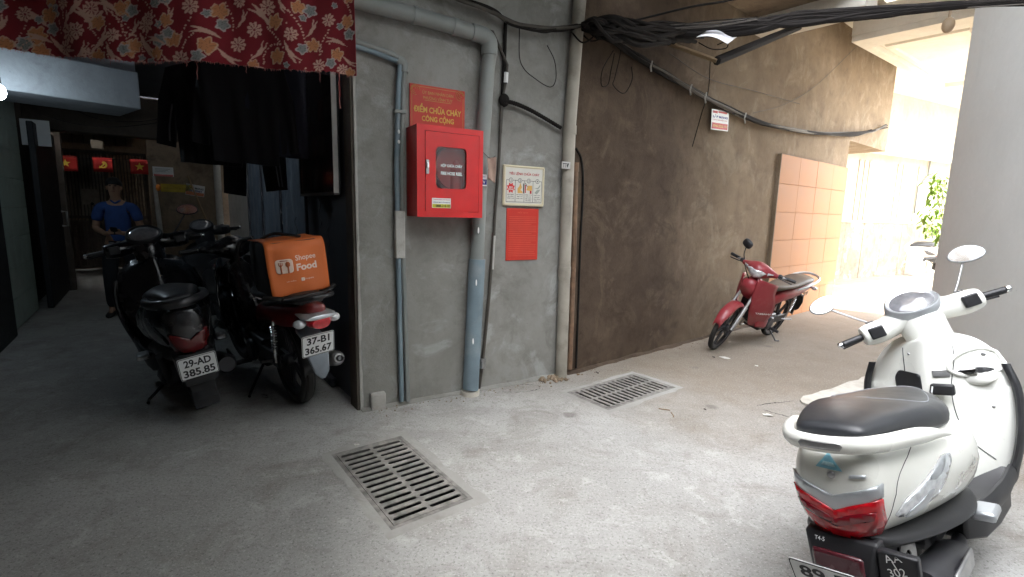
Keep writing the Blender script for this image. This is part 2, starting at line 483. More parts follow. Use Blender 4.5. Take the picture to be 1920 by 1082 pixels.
M_gold = mat('sign_gold', (.62, .40, .07), .5, var=.08)

# ---- ground, with the two gully openings cut out of the sheet
G1c = [gnd(638, 855.5), gnd(746.7, 825.7), gnd(865.8, 933), gnd(742.5, 980)]
G2c = [gnd(1193, 704), gnd(1255, 725), gnd(1135, 765), gnd(1075, 738)]
def grate_frame(C4):
    c = sum(C4, V((0, 0, 0))) / 4
    lx = ((C4[3] - C4[0]) + (C4[2] - C4[1])); lx.z = 0; lx.normalize()
    ly = V((-lx.y, lx.x, 0))
    mm = Matrix((lx, ly, V((0, 0, 1)))).transposed().to_4x4(); mm.translation = c
    return mm
GL, GW = .76, .385
def rect(l, w): return [(-l / 2, -w / 2), (l / 2, -w / 2), (l / 2, w / 2), (-l / 2, w / 2)]
GM = [grate_frame(G1c), grate_frame(G2c)]
holes = [[(mm @ V((x, y, 0))).to_2d()[:] for x, y in rect(GL - .01, GW - .01)] for mm in GM]
vs2, fs = cdt_mesh([[(-80, -80), (80, -80), (80, 80), (-80, 80)]], 0, holes)
g = MB(); g.add([(x, y, 0) for x, y in vs2], fs)
ground = g.build('ground', MATS['alley_concrete'], smooth=False)
tag(ground, 'speckled grey concrete paving of the alley junction', None, kind='structure')
GLAB = ['slotted iron drain grate in the foreground, long side towards the viewer', 'slotted iron drain grate near the foot of the brown wall']
for gi, mm in enumerate(GM):
    root = empty_mx('drain_grate', mm)
    tag(root, GLAB[gi], 'drain grate', 'slotted drain grates in the alley floor')
    slots = []
    nS = 14
    for row in (-1, 1):
        for k in range(nS):
            cx = (k - (nS - 1) / 2) * .0505; cy = row * .0865
            hl, hw = .066, .0125
            p = []
            for a in range(7): p.append((cx + hw * math.cos(math.pi * a / 6), cy + hl + hw * math.sin(math.pi * a / 6)))
            for a in range(7): p.append((cx + hw * math.cos(math.pi + math.pi * a / 6), cy - hl + hw * math.sin(math.pi + math.pi * a / 6)))
            slots.append(p)
    vs2, fs = cdt_mesh([rect(GL - .03, GW - .03)], 0, slots)
    b = MB(); b.add([(x, y, .004 + .0015 * noise.noise(V((x * 9, y * 9, gi)))) for x, y in vs2], fs)
    pl = b.build('slotted_plate', M_iron, root, smooth=False)
    md = pl.modifiers.new('solid', 'SOLIDIFY'); md.thickness = .005; md.offset = -1 if pl.data.polygons[0].normal.z > 0 else 1
    b = MB()
    vs2, fs = cdt_mesh([rect(GL + .012, GW + .012)], 0, [rect(GL - .026, GW - .026)])
    b.add([(x, y, .003) for x, y in vs2], fs)
    rim = b.build('rim', M_iron, root, smooth=False)
    md = rim.modifiers.new('solid', 'SOLIDIFY'); md.thickness = .03; md.offset = -1 if rim.data.polygons[0].normal.z > 0 else 1
    so_ = dense(rect(GL + .11, GW + .10), .03); so_ = [(x + .03 * noise.noise(V((x * 7, y * 7, gi * 5 + 1))), y + .03 * noise.noise(V((x * 7, y * 7, gi * 5 + 8)))) for x, y in so_]
    vs2, fs = cdt_mesh([so_], 0, [rect(GL + .008, GW + .008)])
    b = MB(); b.add([(x, y, .0022 + .0012 * noise.noise(V((x * 20, y * 20, 3)))) for x, y in vs2], fs); b.build('mortar_surround', MATS['cement_mid'], root, smooth=False)
    b = MB(); l, w, d = GL / 2 - .004, GW / 2 - .004, -.4
    b.add([(-l, -w, -.002), (l, -w, -.002), (l, w, -.002), (-l, w, -.002), (-l, -w, d), (l, -w, d), (l, w, d), (-l, w, d)],
          [(0, 1, 5, 4), (1, 2, 6, 5), (2, 3, 7, 6), (3, 0, 4, 7), (4, 5, 6, 7)])
    b.build('pit', M_pit, root, smooth=False)

# mortar bed smeared round the near grate, cement strip and cracks in the paving
def flat_patch(name, pts, z, material, parent=None, wob=.012, seed=1, n=6):
    P = spline([V((p.x, p.y)) for p in pts], n, closed=True)
    P = [p + V((noise.noise(V((p.x * 9, p.y * 9, seed))), noise.noise(V((p.x * 9, p.y * 9, seed + 9))))) * wob for p in P]
    b = MB(); b.prism([tuple(p) for p in P], z - .01, z)
    return b.build(name, material, parent, smooth=False)
plaster('cement_light', (.50, .47, .41), (.62, .59, .53), (.24, .21, .17), streak=.2, stainamt=.6)
KP = Matrix.Identity(4)
a_, b_ = gnd(1500, 752), gnd(1672, 690)
dk = (b_ - a_).normalized(); nk = V((dk.y, -dk.x, 0))
pts = [a_ + dk * (i / 5) * 2.2 for i in range(6)] + [a_ + dk * ((5 - i) / 5) * 2.2 + nk * .2 for i in range(6)]
st = flat_patch('cement_strip', pts, .014, MATS['cement_light'], wob=.025, n=4)
tag(st, 'pale rough cement strip beside the white scooter', None, kind='structure')
def crack(pxs, w, seed):
    P = spline([gnd(*p, .0) for p in pxs], 8); b = MB(); L_, R_ = [], []
    for i, p in enumerate(P):
        t = (P[min(i + 1, len(P) - 1)] - P[max(i - 1, 0)]).normalized(); nn = V((t.y, -t.x, 0))
        q = p + nn * noise.noise(V((i * .7, seed, 0))) * .012
        ww = w * (.4 + abs(noise.noise(V((i * .5, seed, 3)))) * 1.6) * min(1, (i + .4) / 4, (len(P) - i - .6) / 4)
        L_.append((q + nn * ww)[:2] + (.0015,)); R_.append((q - nn * ww)[:2] + (.0015,))
    n = len(P); b.add(L_ + R_, [(i, i + 1, n + i + 1, n + i) for i in range(n - 1)])
    b.build('crack', M_pit, ground, smooth=False)
crack([(1415, 762), (1440, 757), (1462, 755), (1490, 752)], .006, 1)
crack([(1430, 768), (1452, 775), (1478, 782), (1500, 795)], .006, 2)
crack([(772, 832), (790, 846), (806, 866)], .003, 3)
crack([(690, 771), (760, 757), (850, 741), (960, 722), (1040, 706)], .009, 4)
crack([(1075, 697), (1150, 672), (1230, 655), (1300, 640)], .013, 5)
crack([(930, 726), (965, 722), (1000, 722), (1012, 728), (985, 735), (940, 735)], .003, 6)

# ---- the plastered corner building
bld = empty('plaster_building', (K0.x, K0.y, 0))
tag(bld, 'grey and brown plastered corner building carrying the pipes and fire cabinet', 'building')
INV = Matrix.Translation((-K0.x, -K0.y, 0))
def slab(pl, t0, t1, z0, z1, thick, off=0., n=1):
    """a wall piece on plane pl from t0 to t1, its face at off, its body behind"""
    b = MB(); mm = pl.frame(pl.pt(0, 0, 0))
    b.box(((t0 + t1) / 2, off - thick / 2, (z0 + z1) / 2), (t1 - t0, thick, z1 - z0), mm)
    return b
def bpart(b, name, material, **kw):
    return b.xform(INV).build(name, material, bld, **kw)
L1 = (K2 - K0).length; L2 = (K3 - K2).length
bpart(slab(W1, 0, L1, -.2, 12, .2), 'front_wall', MATS['cement_grey'], smooth=False)
TB = (W2.px(1328, 110) - W2.pt(0, 0)).to_2d().dot(W2.d)     # where the shade painted on the render ends
TP0 = (W2.px(1460, 293) - W2.pt(0, 0)).to_2d().dot(W2.d)
TP1 = L2 - .03
def shade_blend_wall():
    # one render coat; its brown-to-ochre turn paints in a soft shadow edge
    mt, nt, bs, N, L = new_mat('cement_painted_shade')
    out = N['Material Output']
    tc = N.new('ShaderNodeTexCoord')
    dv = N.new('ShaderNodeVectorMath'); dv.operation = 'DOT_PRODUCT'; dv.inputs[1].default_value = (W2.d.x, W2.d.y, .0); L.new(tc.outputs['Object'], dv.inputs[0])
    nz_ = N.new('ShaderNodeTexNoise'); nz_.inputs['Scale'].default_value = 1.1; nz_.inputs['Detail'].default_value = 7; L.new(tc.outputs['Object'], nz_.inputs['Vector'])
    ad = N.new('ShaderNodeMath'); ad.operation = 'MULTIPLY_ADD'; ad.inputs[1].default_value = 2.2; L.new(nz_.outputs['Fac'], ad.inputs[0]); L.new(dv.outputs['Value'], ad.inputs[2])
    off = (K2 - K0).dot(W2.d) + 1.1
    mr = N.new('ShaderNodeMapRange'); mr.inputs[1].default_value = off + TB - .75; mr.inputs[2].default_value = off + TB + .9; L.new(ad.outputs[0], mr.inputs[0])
    # copy both colour trees into one material
    def pull(src):
        t = src.node_tree; m_ = {}
        for n in t.nodes:
            if n.bl_idname in ('ShaderNodeOutputMaterial', 'ShaderNodeBsdfPrincipled'): continue
            c = N.new(n.bl_idname)
            for at_ in ('blend_type', 'operation'):
                if hasattr(n, at_): setattr(c, at_, getattr(n, at_))
            for i, s in enumerate(n.inputs):
                if hasattr(s, 'default_value'):
                    try: c.inputs[i].default_value = s.default_value
                    except Exception: pass
            m_[n.name] = c
        res = None; nrm = None
        for l in t.links:
            if l.to_node.bl_idname == 'ShaderNodeBsdfPrincipled':
                o = m_[l.from_node.name].outputs[l.from_socket.name]
                if l.to_socket.name == 'Base Color': res = o
                if l.to_socket.name == 'Normal': nrm = o
            elif l.from_node.name in m_ and l.to_node.name in m_:
                fi = list(l.from_node.outputs).index(l.from_socket); ti = list(l.to_node.inputs).index(l.to_socket)
                L.new(m_[l.from_node.name].outputs[fi], m_[l.to_node.name].inputs[ti])
        return res, nrm
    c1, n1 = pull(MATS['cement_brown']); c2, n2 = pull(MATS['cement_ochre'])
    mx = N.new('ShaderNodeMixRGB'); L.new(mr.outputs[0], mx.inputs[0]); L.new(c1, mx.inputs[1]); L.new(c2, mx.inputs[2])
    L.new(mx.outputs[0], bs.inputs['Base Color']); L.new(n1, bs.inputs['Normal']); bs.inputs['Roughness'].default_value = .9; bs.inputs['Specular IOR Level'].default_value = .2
    MATS['cement_painted_shade'] = mt
shade_blend_wall()
bpart(slab(W2, -.02, L2, -.2, 12, .2), 'long_wall', MATS['cement_painted_shade'], smooth=False)
# upper storey that runs on past the lower corner
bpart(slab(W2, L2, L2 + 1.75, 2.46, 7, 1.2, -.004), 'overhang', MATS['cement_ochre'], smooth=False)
# back side of the corner, so the end of the wall has depth
b = MB(); p0 = W2.pt(L2, 0, -.2); dv = -W2.n.to_3d()
b.box((0, 0, 0), (.2, 3.0, 7.2), W2.frame(W2.pt(L2 - .1, 3.4, -1.7)))
bpart(b, 'end_wall', MATS['cement_ochre'], smooth=False)
# overhanging slab over the alley
def over(pl, t0, t1, out, z0, z1):
    b = MB(); b.box(((t0 + t1) / 2, out / 2, (z0 + z1) / 2), (t1 - t0, out, z1 - z0), pl.frame(pl.pt(0, 0, 0))); return b
bpart(over(W1, -.3, L1 + .1, 1.35, 3.05, 3.2), 'eave_slab', MATS['soffit_grey'], smooth=False)  # out of view, deepened to darken the top of the grey wall
bpart(over(W2, .0, 2.6, .95, 3.353, 3.503), 'eave_slab', MATS['cement_tan'], smooth=False)
bpart(over(W2, .9, 4.6, 3.6, 4.45, 4.65), 'unseen_shade_slab', MATS['cement_tan'], smooth=False)  # added above the view to keep sky light off the brown wall
bpart(over(W2, 2.6, 2.9, 1.0, 3.2, 3.5), 'eave_beam', MATS['soffit_white'], smooth=False)
bpart(over(W2, 2.9, L2 + 1.7, .55, 3.9, 4.05), 'eave_slab', MATS['soffit_white'], smooth=False)
# ragged arris of fresh plaster down the corner
b = MB(); L_ = []
for i in range(60):
    z = i * .05; w = .011 + .008 * noise.noise(V((z * 4, 1, 0))) + .006 * noise.noise(V((z * 17, 5, 0)))
    L_.append([W1.pt(-.004, z, .003), W1.pt(max(.004, w), z, .006), W1.pt(max(.004, w), z, -.01), W1.pt(-.004, z, -.02)])
b.loft(L_)
bpart(b, 'corner_arris', MATS['dirty_white'], smooth=False)
b = MB(); p = W1.px(705, 753, .03)
b.box((.02, 0, .05), (.10, .05, .12), W1.frame(W1.pt(.085, 0, .015)))
tag(b.build('cement_block', MATS['dirty_white'], smooth=False, bevel=.012), 'small whitish cement block at the foot of the wall corner', 'block')
# cement fillet along the wall foot
def fillet(pl, t0, t1, seed):
    b = MB(); S = []
    n = int((t1 - t0) / .06)
    for i in range(n + 1):
        t = t0 + (t1 - t0) * i / n; w = .035 + .03 * noise.noise(V((t * 3, seed, 0))) + .012 * noise.noise(V((t * 14, seed, 2)))
        h = .02 + .015 * noise.noise(V((t * 4, seed, 7)))
        S.append([pl.pt(t, -.01, -.01), pl.pt(t, max(.006, h), -.01), pl.pt(t, max(.004, h * .8), .012), pl.pt(t, .003, max(.02, w)), pl.pt(t, -.01, max(.02, w))])
    b.loft(S); bpart(b, 'cement_fillet', MATS['cement_grey'] if pl is W1 else MATS['cement_brown'], smooth=False)
fillet(W1, .0, L1, 3); fillet(W2, .0, 3.2, 5)

# orange tiled panel: every tile is a piece
tp = empty_mx('tiled_panel', W2.frame(W2.pt(TP0, 0, 0)))
tag(tp, 'orange tiled panel on the wall behind the red motorbike', 'tiled panel')
TW = TP1 - TP0; TH = 2.06
b = MB(); b.box((TW / 2, .012, TH / 2), (TW, .02, TH)); b.build('mortar', mat('grout', (.30, .13, .045), .9, bump=.2), tp, smooth=False)
M_tile = mat('orange_tile', (.36, .155, .052), .7, var=.06, scale=3, dirt=.2, dirtcol=(.34, .17, .075))
nc, nr = 4, 6
me0 = None
for i in range(nc):
    for j in range(nr):
        if me0 is None:
            b = MB(); b.box((0, 0, 0), (TW / nc - .0035, .014, TH / nr - .0035)); t_ = b.build('tile', M_tile, tp, smooth=False, bevel=.0015, seg=1); me0 = t_
        else:
            t_ = me0.copy(); COL.objects.link(t_); t_.parent = tp
        t_.location = ((i + .5) * TW / nc, .028 + .0015 * rnd.random(), (j + .5) * TH / nr)
b = MB(); b.box((-.012, .022, TH / 2), (.02, .04, TH)); b.build('edge_strip', MATS['cement_ochre'], tp, smooth=False)

# ---- side of the building facing the left passage: jamb, sheet metal doors, white wall
side = empty('side_wall', (K0.x, K0.y, 0)); tag(side, 'dark side wall of the corner building along the left passage', 'wall')
def spart(b, name, material, **kw): return b.xform(INV).build(name, material, side, **kw)
spart(slab(W3, 0.004, 6.4, -.2, 17, .2, -.03), 'wall_face', MATS['dirty_white'], smooth=False)
spart(slab(W3, .012, .15, -.05, 2.75, .07, .02), 'door_jamb', MATS['jamb_brown'], smooth=False, bevel=.008)
door = empty_mx('sheet_metal_door', W3.frame(W3.pt(.15, 0, 0)))
tag(door, 'stained blue-grey sheet metal door along the left passage', 'door')
t = .0
wd = [.98, .92, .92, .92]
for i, w in enumerate(wd):
    b = MB(); n = 40
    def fn(u, v, w=w, i=i):
        x = u * w; rib = .012 * max(0, math.sin(u * math.pi * 8)) ** 4 if i else .0
        return (t + x, .006 + rib + .004 * noise.noise(V((x * 2, v * 4, i))), .03 + v * 2.68)
    b.grid(fn, n, 16); b.build('sheet_panel', MATS['sheet_dark'] if i == 0 else MATS['sheet_blue'], door, smooth=True, ang=60, solid=.004)
    b = MB(); b.box((t + w + .012, .014, 1.37), (.03, .03, 2.7)); b.build('stile', MATS['sheet_dark'], door, smooth=False, bevel=.004)
    t += w + .025
# scrawled marks
for (tt, z0, s) in ((.42, .95, 1), (.62, 1.15, -1), (.80, .85, 1), (1.3, 1.0, 1)):
    b = MB(); P = [V((tt + s * .05 * math.sin(k * 1.7) * (.4 + .6 * rnd.random()), .0135 if tt < .95 else .03, z0 + k * .035)) for k in range(7)]
    b.tube(spline(P, 4), .0022, 5); b.build('scribble', M_ink, door)
b = MB(); b.box((2.2, .02, .04), (3.7, .05, .06)); b.build('bottom_rail', MATS['sheet_dark'], door, smooth=False, bevel=.004)

# ---- tan wall jutting out at the back of the passage
def p3box(t0, t1, o0, o1, z0, z1):
    b = MB(); b.box(((t0 + t1) / 2, (o0 + o1) / 2, (z0 + z1) / 2), (t1 - t0, o1 - o0, z1 - z0), W3.frame(W3.pt(0, 0, 0))); return b
tag(p3box(6.35, 9.4, -.4, 1.0, -.2, 5).build('tan_wall', MATS['cement_tan'], smooth=False), 'stained tan wall at the back of the left passage', 'wall')
tag(p3box(9.6, 9.8, -.5, 3.5, -.2, 9).build('yard_wall', MATS['cement_tan'], smooth=False), 'dim wall behind the barred gate', 'wall')
# ---- house on the left of the passage
lh = empty('left_house', (0, 0, 0)); tag(lh, 'pale green tiled house front at the left edge of the picture', 'building')
p3box(-11.5, 9.6, 2.28, 2.6, -.2, 5).build('wall_face', MATS['jamb_brown'], lh, smooth=False)
M_gt = mat('green_tile', (.40, .52, .47), .35, var=.08, coat=.2, dirt=.3)
me0 = None
for k in range(9):
    for s in range(5):
        b = p3box(3.56 + s * .285, 3.842 + s * .285, 2.18, 2.29, .02 + k * .3, .316 + k * .3)
        b.build('tile', M_gt, lh, smooth=False, bevel=.003, seg=1)
dl = empty('dark_metal_door', (0, 0, 0)); tag(dl, 'tall black metal door standing open beside the pale green tiles', 'door')
p3box(5.03, 6.62, 2.05, 2.11, .01, 2.2).build('door_leaf', mat('door_black', (.012, .013, .016), .55), dl, smooth=False, bevel=.01)
p3box(6.58, 6.66, 1.98, 2.12, .0, 2.25).build('edge_post', MATS['jamb_brown'], dl, smooth=False, bevel=.01)
b = MB(); b.tube([W3.pt(6.4, .95, 2.04), W3.pt(6.4, .95, 1.98), W3.pt(6.4, 1.15, 1.98), W3.pt(6.4, 1.15, 2.04)], .012); b.build('handle', M_steel, dl)
dn = empty('near_door', (0, 0, 0)); tag(dn, 'black door edge at the very left of the picture', 'door')
p3box(2.0, 3.52, 2.14, 2.27, .0, 2.4).build('door_leaf', MATS['door_black'], dn, smooth=False, bevel=.01)

# ---- roof over the left passage, widened out of view to cut light, beam and lintel
roof_poly = [W3.pt(.0, 0, 0.1), W3.pt(5.98, 0, 0.1), W3.pt(5.98, 0, 2.6), W3.pt(-7, 0, 2.6), V((2.68, -8.5, 0)), V((2.68, -.3, 0)), V((.9, -.1, 0)), V((-.05, .6, 0)), V((-.3, 1.7, 0))]
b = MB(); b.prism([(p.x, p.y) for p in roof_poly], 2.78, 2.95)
tag(b.build('passage_shade_roof', MATS['sheet_dark'], smooth=False), 'low grey concrete slab roofing the left passage, widened unseen for shade', 'roof')
db = MB(); pp_ = [V((-.36, 1.95, 0)), V((-.05, .6, 0)), V((.9, -.1, 0))]  # beam added out of view to cut light reaching the left floor
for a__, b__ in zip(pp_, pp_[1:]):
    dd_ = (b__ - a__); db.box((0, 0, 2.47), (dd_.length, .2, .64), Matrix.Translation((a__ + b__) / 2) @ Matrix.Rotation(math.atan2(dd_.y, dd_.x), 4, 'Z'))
tag(db.build('added_shade_beam', MATS['sheet_dark'], smooth=False), 'added unseen beam that darkens the left passage', 'beam')
tag(p3box(6.34, 9.58, -.1, 2.7, 2.783, 2.95).build('gate_shade_roof', MATS['sheet_dark'], smooth=False), 'dark slab roof over the barred gate', 'roof')  # slab added to dim the gate end of the passage
Pb = at(265, 205, 5.0)
be = empty('concrete_beam', (Pb.x, Pb.y, Pb.z)); tag(be, 'pale concrete beam lit by the lamp at upper left', 'beam')
bd = V((-.62, -.78, 0)).normalized(); bn = V((-bd.y, bd.x, 0)); 
if bn.y < 0: bn = -bn
mm = Matrix((bd, bn, V((0, 0, 1)))).transposed().to_4x4()
b = MB(); b.box((1.5, .35, .17), (3.0, .7, .34), mm); b.build('beam_body', MATS['soffit_grey'], be, smooth=False, bevel=.01)
b = MB(); b.box((1.5, .42, .47), (3.0, .7, .26), mm); b.build('upper_course', MATS['soffit_grey'], be, smooth=False, bevel=.01)
b = p3box(6.0, 6.25, -.05, 2.27, 2.22, 2.77)
tag(b.build('lintel', MATS['jamb_brown'], smooth=False, bevel=.01), 'dark lintel across the left passage above the flags', 'lintel')

# ---- grey house on the right
E = gnd(1727, 670)
rh = [(E.x, E.y), (2.85, 1.5), (2.7, -9), (9.5, -9), (9.5, 3), (6.3, 6.2)]
hs = empty('grey_house', (E.x, E.y, 0)); tag(hs, 'smooth light grey house wall at the right edge beside the white scooter', 'building')
b = MB(); b.prism(rh, -.2, 13.0); b.xform(Matrix.Translation((-E.x, -E.y, 0))).build('wall_face', MATS['wall_paint_grey'], hs, smooth=False)
tag(p3box(-9, -8.7, -12, 3, 0, 6.5).build('rear_house', MATS['dirty_white'], smooth=False), 'house wall closing the lane behind the viewer', 'building')
# balcony slab over the lane
bal = empty('balcony', (0, 0, 0)); tag(bal, 'white balcony with coffered soffit jutting over the lane at upper right', 'balcony')
zb = 3.6
A = [at(1597, 68, 1), at(1770, 165, 1), at(1905, 150, 1), at(1840, 14, 1)]
A = [V((q.x / (q.z - CAMH) * (zb - CAMH), 1 / (q.z - CAMH) * (zb - CAMH), zb)) for q in A]
b = MB(); b.prism([(p.x, p.y) for p in A], zb, zb + .3); b.build('slab', MATS['soffit_white'], bal, smooth=False)
c_ = sum(A, V((0, 0, 0))) / 4
def inset(k, sh=V((0, 0, 0))): return [c_ + (p - c_) * k + sh for p in A]
o_, i_ = inset(.86), inset(.62)
b = MB(); b.loft([[p + V((0, 0, -.0)) for p in inset(.995)], [p + V((0, 0, -.07)) for p in inset(.995)], [p + V((0, 0, -.07)) for p in inset(.8)], [p + V((0, 0, -.0)) for p in inset(.8)]], cap=False)
b.build('soffit_rim', MATS['soffit_white'], bal, smooth=False)
b = MB(); b.loft([[p + V((0, 0, -.001)) for p in inset(.70)], [p + V((0, 0, -.035)) for p in inset(.68)], [p + V((0, 0, -.035)) for p in inset(.60)], [p + V((0, 0, -.001)) for p in inset(.58)]], cap=False)
b.build('soffit_moulding', MATS['soffit_white'], bal, smooth=False)
b = MB(); p = A[0].lerp(A[3], .5); q = A[1].lerp(A[2], .5)
b.box((0, 0, 0), (.01, .01, .01), Matrix.Translation(p + V((0, 0, .1))))
b.tube([A[0] + V((0.1, 0.05, .36)), A[1] + V((0, -.05, .36))], .03, 8); b.build('rail_base', MATS['soffit_white'], bal)
# round lamp under the balcony
q = at(1778, 47, 4.9)
b = MB(); b.ball((0, 0, 0), (.05, .05, .07)); b.tube([(0, 0, .05), (0, 0, .16)], .012)
o = b.build('soffit_lamp', mat('lamp_tan', (.35, .26, .17), .5)); o.location = q; tag(o, 'small brown lamp hanging under the balcony at upper right', 'lamp')

# ---- sunlit house across the far lane
FA, FB = V((5.2, 9.9)), V((13.5, 14.2))
WF = Plane2(FA, FB)
fh = empty('far_house', (FA.x, FA.y, 0)); tag(fh, 'sunlit cream house with stone base across the far lane', 'building')
INF = Matrix.Translation((-FA.x, -FA.y, 0))
def fpart(b, name, material, **kw): return b.xform(INF).build(name, material, fh, **kw)
LF = (FB - FA).length
zt = WF.px(1650, 418).z
fpart(slab(WF, 0, LF, -.2, 4.3, .3), 'wall_face', MATS['wall_cream'], smooth=False)
t_ = 0.; k = 0
while t_ < LF - .2:
    w = .62 + .25 * rnd.random()
    fpart(slab(WF, t_ + .004, min(LF, t_ + w) - .004, -.1, zt - .02 + .015 * rnd.random(), .3, .03 + .012 * rnd.random()), 'stone_slab', MATS['stone_wainscot'], smooth=False, bevel=.006)
    t_ += w
fpart(slab(WF, 0, LF, zt - .005, zt + .05, .3, .06), 'ledge', MATS['wall_cream'], smooth=False, bevel=.01)
for px in (1601, 1611, 1620, 1673, 1683, 1712):
    tt = (WF.px(px, 400) - WF.pt(0, 0)).to_2d().dot(WF.d)
    fpart(slab(WF, tt - .05, tt + .05, zt + .05, 2.6, .3, .022), 'pilaster', MATS['wall_cream'], smooth=False, bevel=.008)
fpart(slab(WF, -.2, LF, 2.72, 2.85, .3, .5), 'cornice', MATS['soffit_white'], smooth=False, bevel=.01)
fpart(slab(WF, -.6, LF, 4.1, 4.3, 2.6, 2.3), 'roof_slab', MATS['soffit_white'], smooth=False, bevel=.01)  # extended over the lane to put the cream wall in shade
b = MB(); P = [WF.px(1745, 300, .04), WF.px(1740, 330, .04), WF.px(1722, 350, .04), WF.px(1715, 400, .04)]
b.tube(P, .02); fpart(b, 'downpipe', M_pvc)
# ================================================================== PIPES
def wt(pl, px, py, off=0.): return (pl.px(px, py, off) - pl.pt(0, 0, off)).to_2d().dot(pl.d)
def pipe_thing(name, label, cat='pipe', group=None):
    o = empty(name); tag(o, label, cat, group); return o
dp = pipe_thing('drain_pipe', 'large grey drain pipe bending down behind the red cabinet')
O = .062
run = [W1.px(x, y, O) for x, y in ((655, -4), (689, 6), (778, 29), (852, 50), (900, 66))]
P = run + spline([W1.px(x, y, O) for x, y in ((900, 66), (915, 75), (919, 95))], 5)[1:] + [W1.px(x, y, O) for x, y in ((914, 130), (907, 241), (898, 400), (894.5, 490))]
b = MB(); b.tube(P, .047, 16); b.build('pipe_run', M_pvc, dp)
b = MB(); b.tube(spline([W1.px(x, y, O) for x, y in ((884, 60), (904, 66), (917, 79), (917, 104))], 6), .0535, 16); b.build('elbow', M_pvc, dp)
for x, y, x2, y2 in ((774, 28, 781, 30), (848, 49, 858, 52)):
    b = MB(); b.tube([W1.px(x, y, O), W1.px(x2, y2, O)], .0515, 16); b.build('coupling', M_pvc, dp)
b = MB(); b.tube([W1.px(894.8, 486, O), W1.px(882.5, 727, O), W1.px(882.2, 729, O)], .057, 18); b.build('lower_sleeve', M_pvcb, dp)
b = MB(); q = W1.px(882, 735, O); b.tube([q + V((0, 0, -.03)), q + V((0, 0, .015))], .066, 14); b.build('cement_collar', MATS['cement_light'], dp)
for x, y in ((897, 432), (893, 530), (887, 640)):
    q = W1.px(x, y, .115); b = MB(); b.ball((0, 0, 0), (.006, .003, .022), mx=W1.frame(q)); b.build('paint_fleck', M_white, dp)
tw = pipe_thing('twin_water_pipes', 'pair of thin grey-blue water pipes running down left of the red cabinet', 'pipes')
for dx in (0, 9):
    P = [W1.px(x, y, .03 + dx * .001) for x, y in ((664, 86 - dx), (700, 97 - dx), (738, 112 - dx))] + spline([W1.px(x, y, .03) for x, y in ((738 + dx * .3, 112 - dx * .7), (749 + dx, 118 - dx * .3), (749 + dx, 134))], 4)[1:]
    P += [W1.px(x, y, .03) for x, y in ((747 + dx, 155), (743.5 + dx * 1.1, 310), (746.5 + dx, 476), (753 + dx * 1.3, 752))]
    b = MB(); b.tube(P, .0165, 12); b.build('pipe', M_pvc if dx else M_pvcb, tw)
b = MB(); b.tube([W1.px(745, 113, .03), W1.px(757, 120, .03), W1.px(757.5, 136, .03)], .026, 12); b.build('elbow', M_pvc, tw)
for y in (210,):
    b = MB(); b.box((0, 0, 0), (.07, .05, .022), W1.frame(W1.px(749, y, .028))); b.build('clamp', M_pvc, tw, bevel=.004)
b = MB(); b.box((0, 0, .0), (.062, .046, .3), W1.frame(W1.px(749, 440, .03))); b.build('cover_strip', MATS['dirty_white'], tw, bevel=.006)
for y in (247, 266):
    b = MB(); b.ball((0, 0, 0), (.008, .004, .012), mx=W1.frame(W1.px(748, y, .05))); b.build('drip', M_white, tw)
cd = pipe_thing('cable_conduit', 'thin dark conduit with worn sleeve between the drain pipe and fire rules board', 'conduit')
b = MB(); b.tube([W1.px(x, y, .025) for x, y in ((880, 48), (923.7, 60), (938, 92), (951, 122), (949, 151), (941, 186), (935, 310), (927.6, 407), (926, 440))], .011, 9); b.build('upper_run', M_cableg, cd)
b = MB(); b.tube([W1.px(x, y, .025) for x, y in ((926, 436), (916, 563), (904.6, 678), (898, 728))], .0125, 9); b.build('lower_run', M_cableg, cd)
b = MB(); b.tube([W1.px(927, 442, .032), W1.px(923.5, 505, .032)], .009, 8); b.build('white_sleeve', MATS['dirty_white'], cd)
b = MB(); b.tube([W1.px(949, 136, .03), W1.px(948, 155, .03)], .016, 8); b.build('tape', M_white, cd)
b = MB(); b.tube([W1.px(905, 672, .03), W1.px(904, 690, .03)], .022, 8); b.tube([W1.px(904, 676, .03), W1.px(900, 676, .05)], .012, 8); b.build('valve', M_steel, cd)
b = MB(); b.tube([W1.px(x, y, .02) for x, y in ((948, 40), (946, 110), (941, 190), (938, 250))], .012, 8); b.build('black_cable', M_cable, cd)
hz = pipe_thing('corrugated_hose', 'black corrugated hose sagging from the conduit to the corner pipe', 'hose')
P = spline([W1.px(x, y, .045) for x, y in ((943, 190), (962, 193), (991.6, 205), (1022, 222), (1052, 240))], 14)
b = MB(); b.tube(P, [.0125 + .003 * (i % 2) for i in range(len(P))], 9); b.build('hose_run', M_cable, hz)
b = MB(); b.ball((0, 0, 0), (.04, .03, .045), mx=W1.frame(W1.px(945, 188, .03))); b.build('tape_wrap', M_cable, hz)
cp = pipe_thing('corner_pipe', 'tan stained drain pipe standing where grey wall meets brown wall')
CP = [W1.px(x, y, .05) for x, y in ((1090, -30), (1082, 60), (1068, 240), (1061, 430), (1052, 705))]
b = MB(); b.tube(CP, .046, 16); b.build('pipe_run', M_pvct, cp)
b = MB(); b.tube([W1.px(1068.5, 236, .05), W1.px(1068, 252, .05)], .0505, 16); b.build('coupling', M_pvct, cp)
b = MB(); b.tube([W1.px(1058.5, 500, .05), W1.px(1057.8, 520, .05)], .0505, 16); b.build('coupling', M_pvct, cp)
b = MB(); b.box((0, 0, 0), (.075, .01, .05), W1.frame(W1.px(1061, 310, .096))); b.build('sticker', mat('sticker_grey', (.45, .44, .42), .6), cp, smooth=False)
lettering('TTĐ', .032, W1.frame(W1.px(1061, 310, .102)), M_ink, cp, width=.06, bold=.02)
rp = pipe_thing('rusty_pipe', 'thin rusty pipe right beside the tan corner pipe')
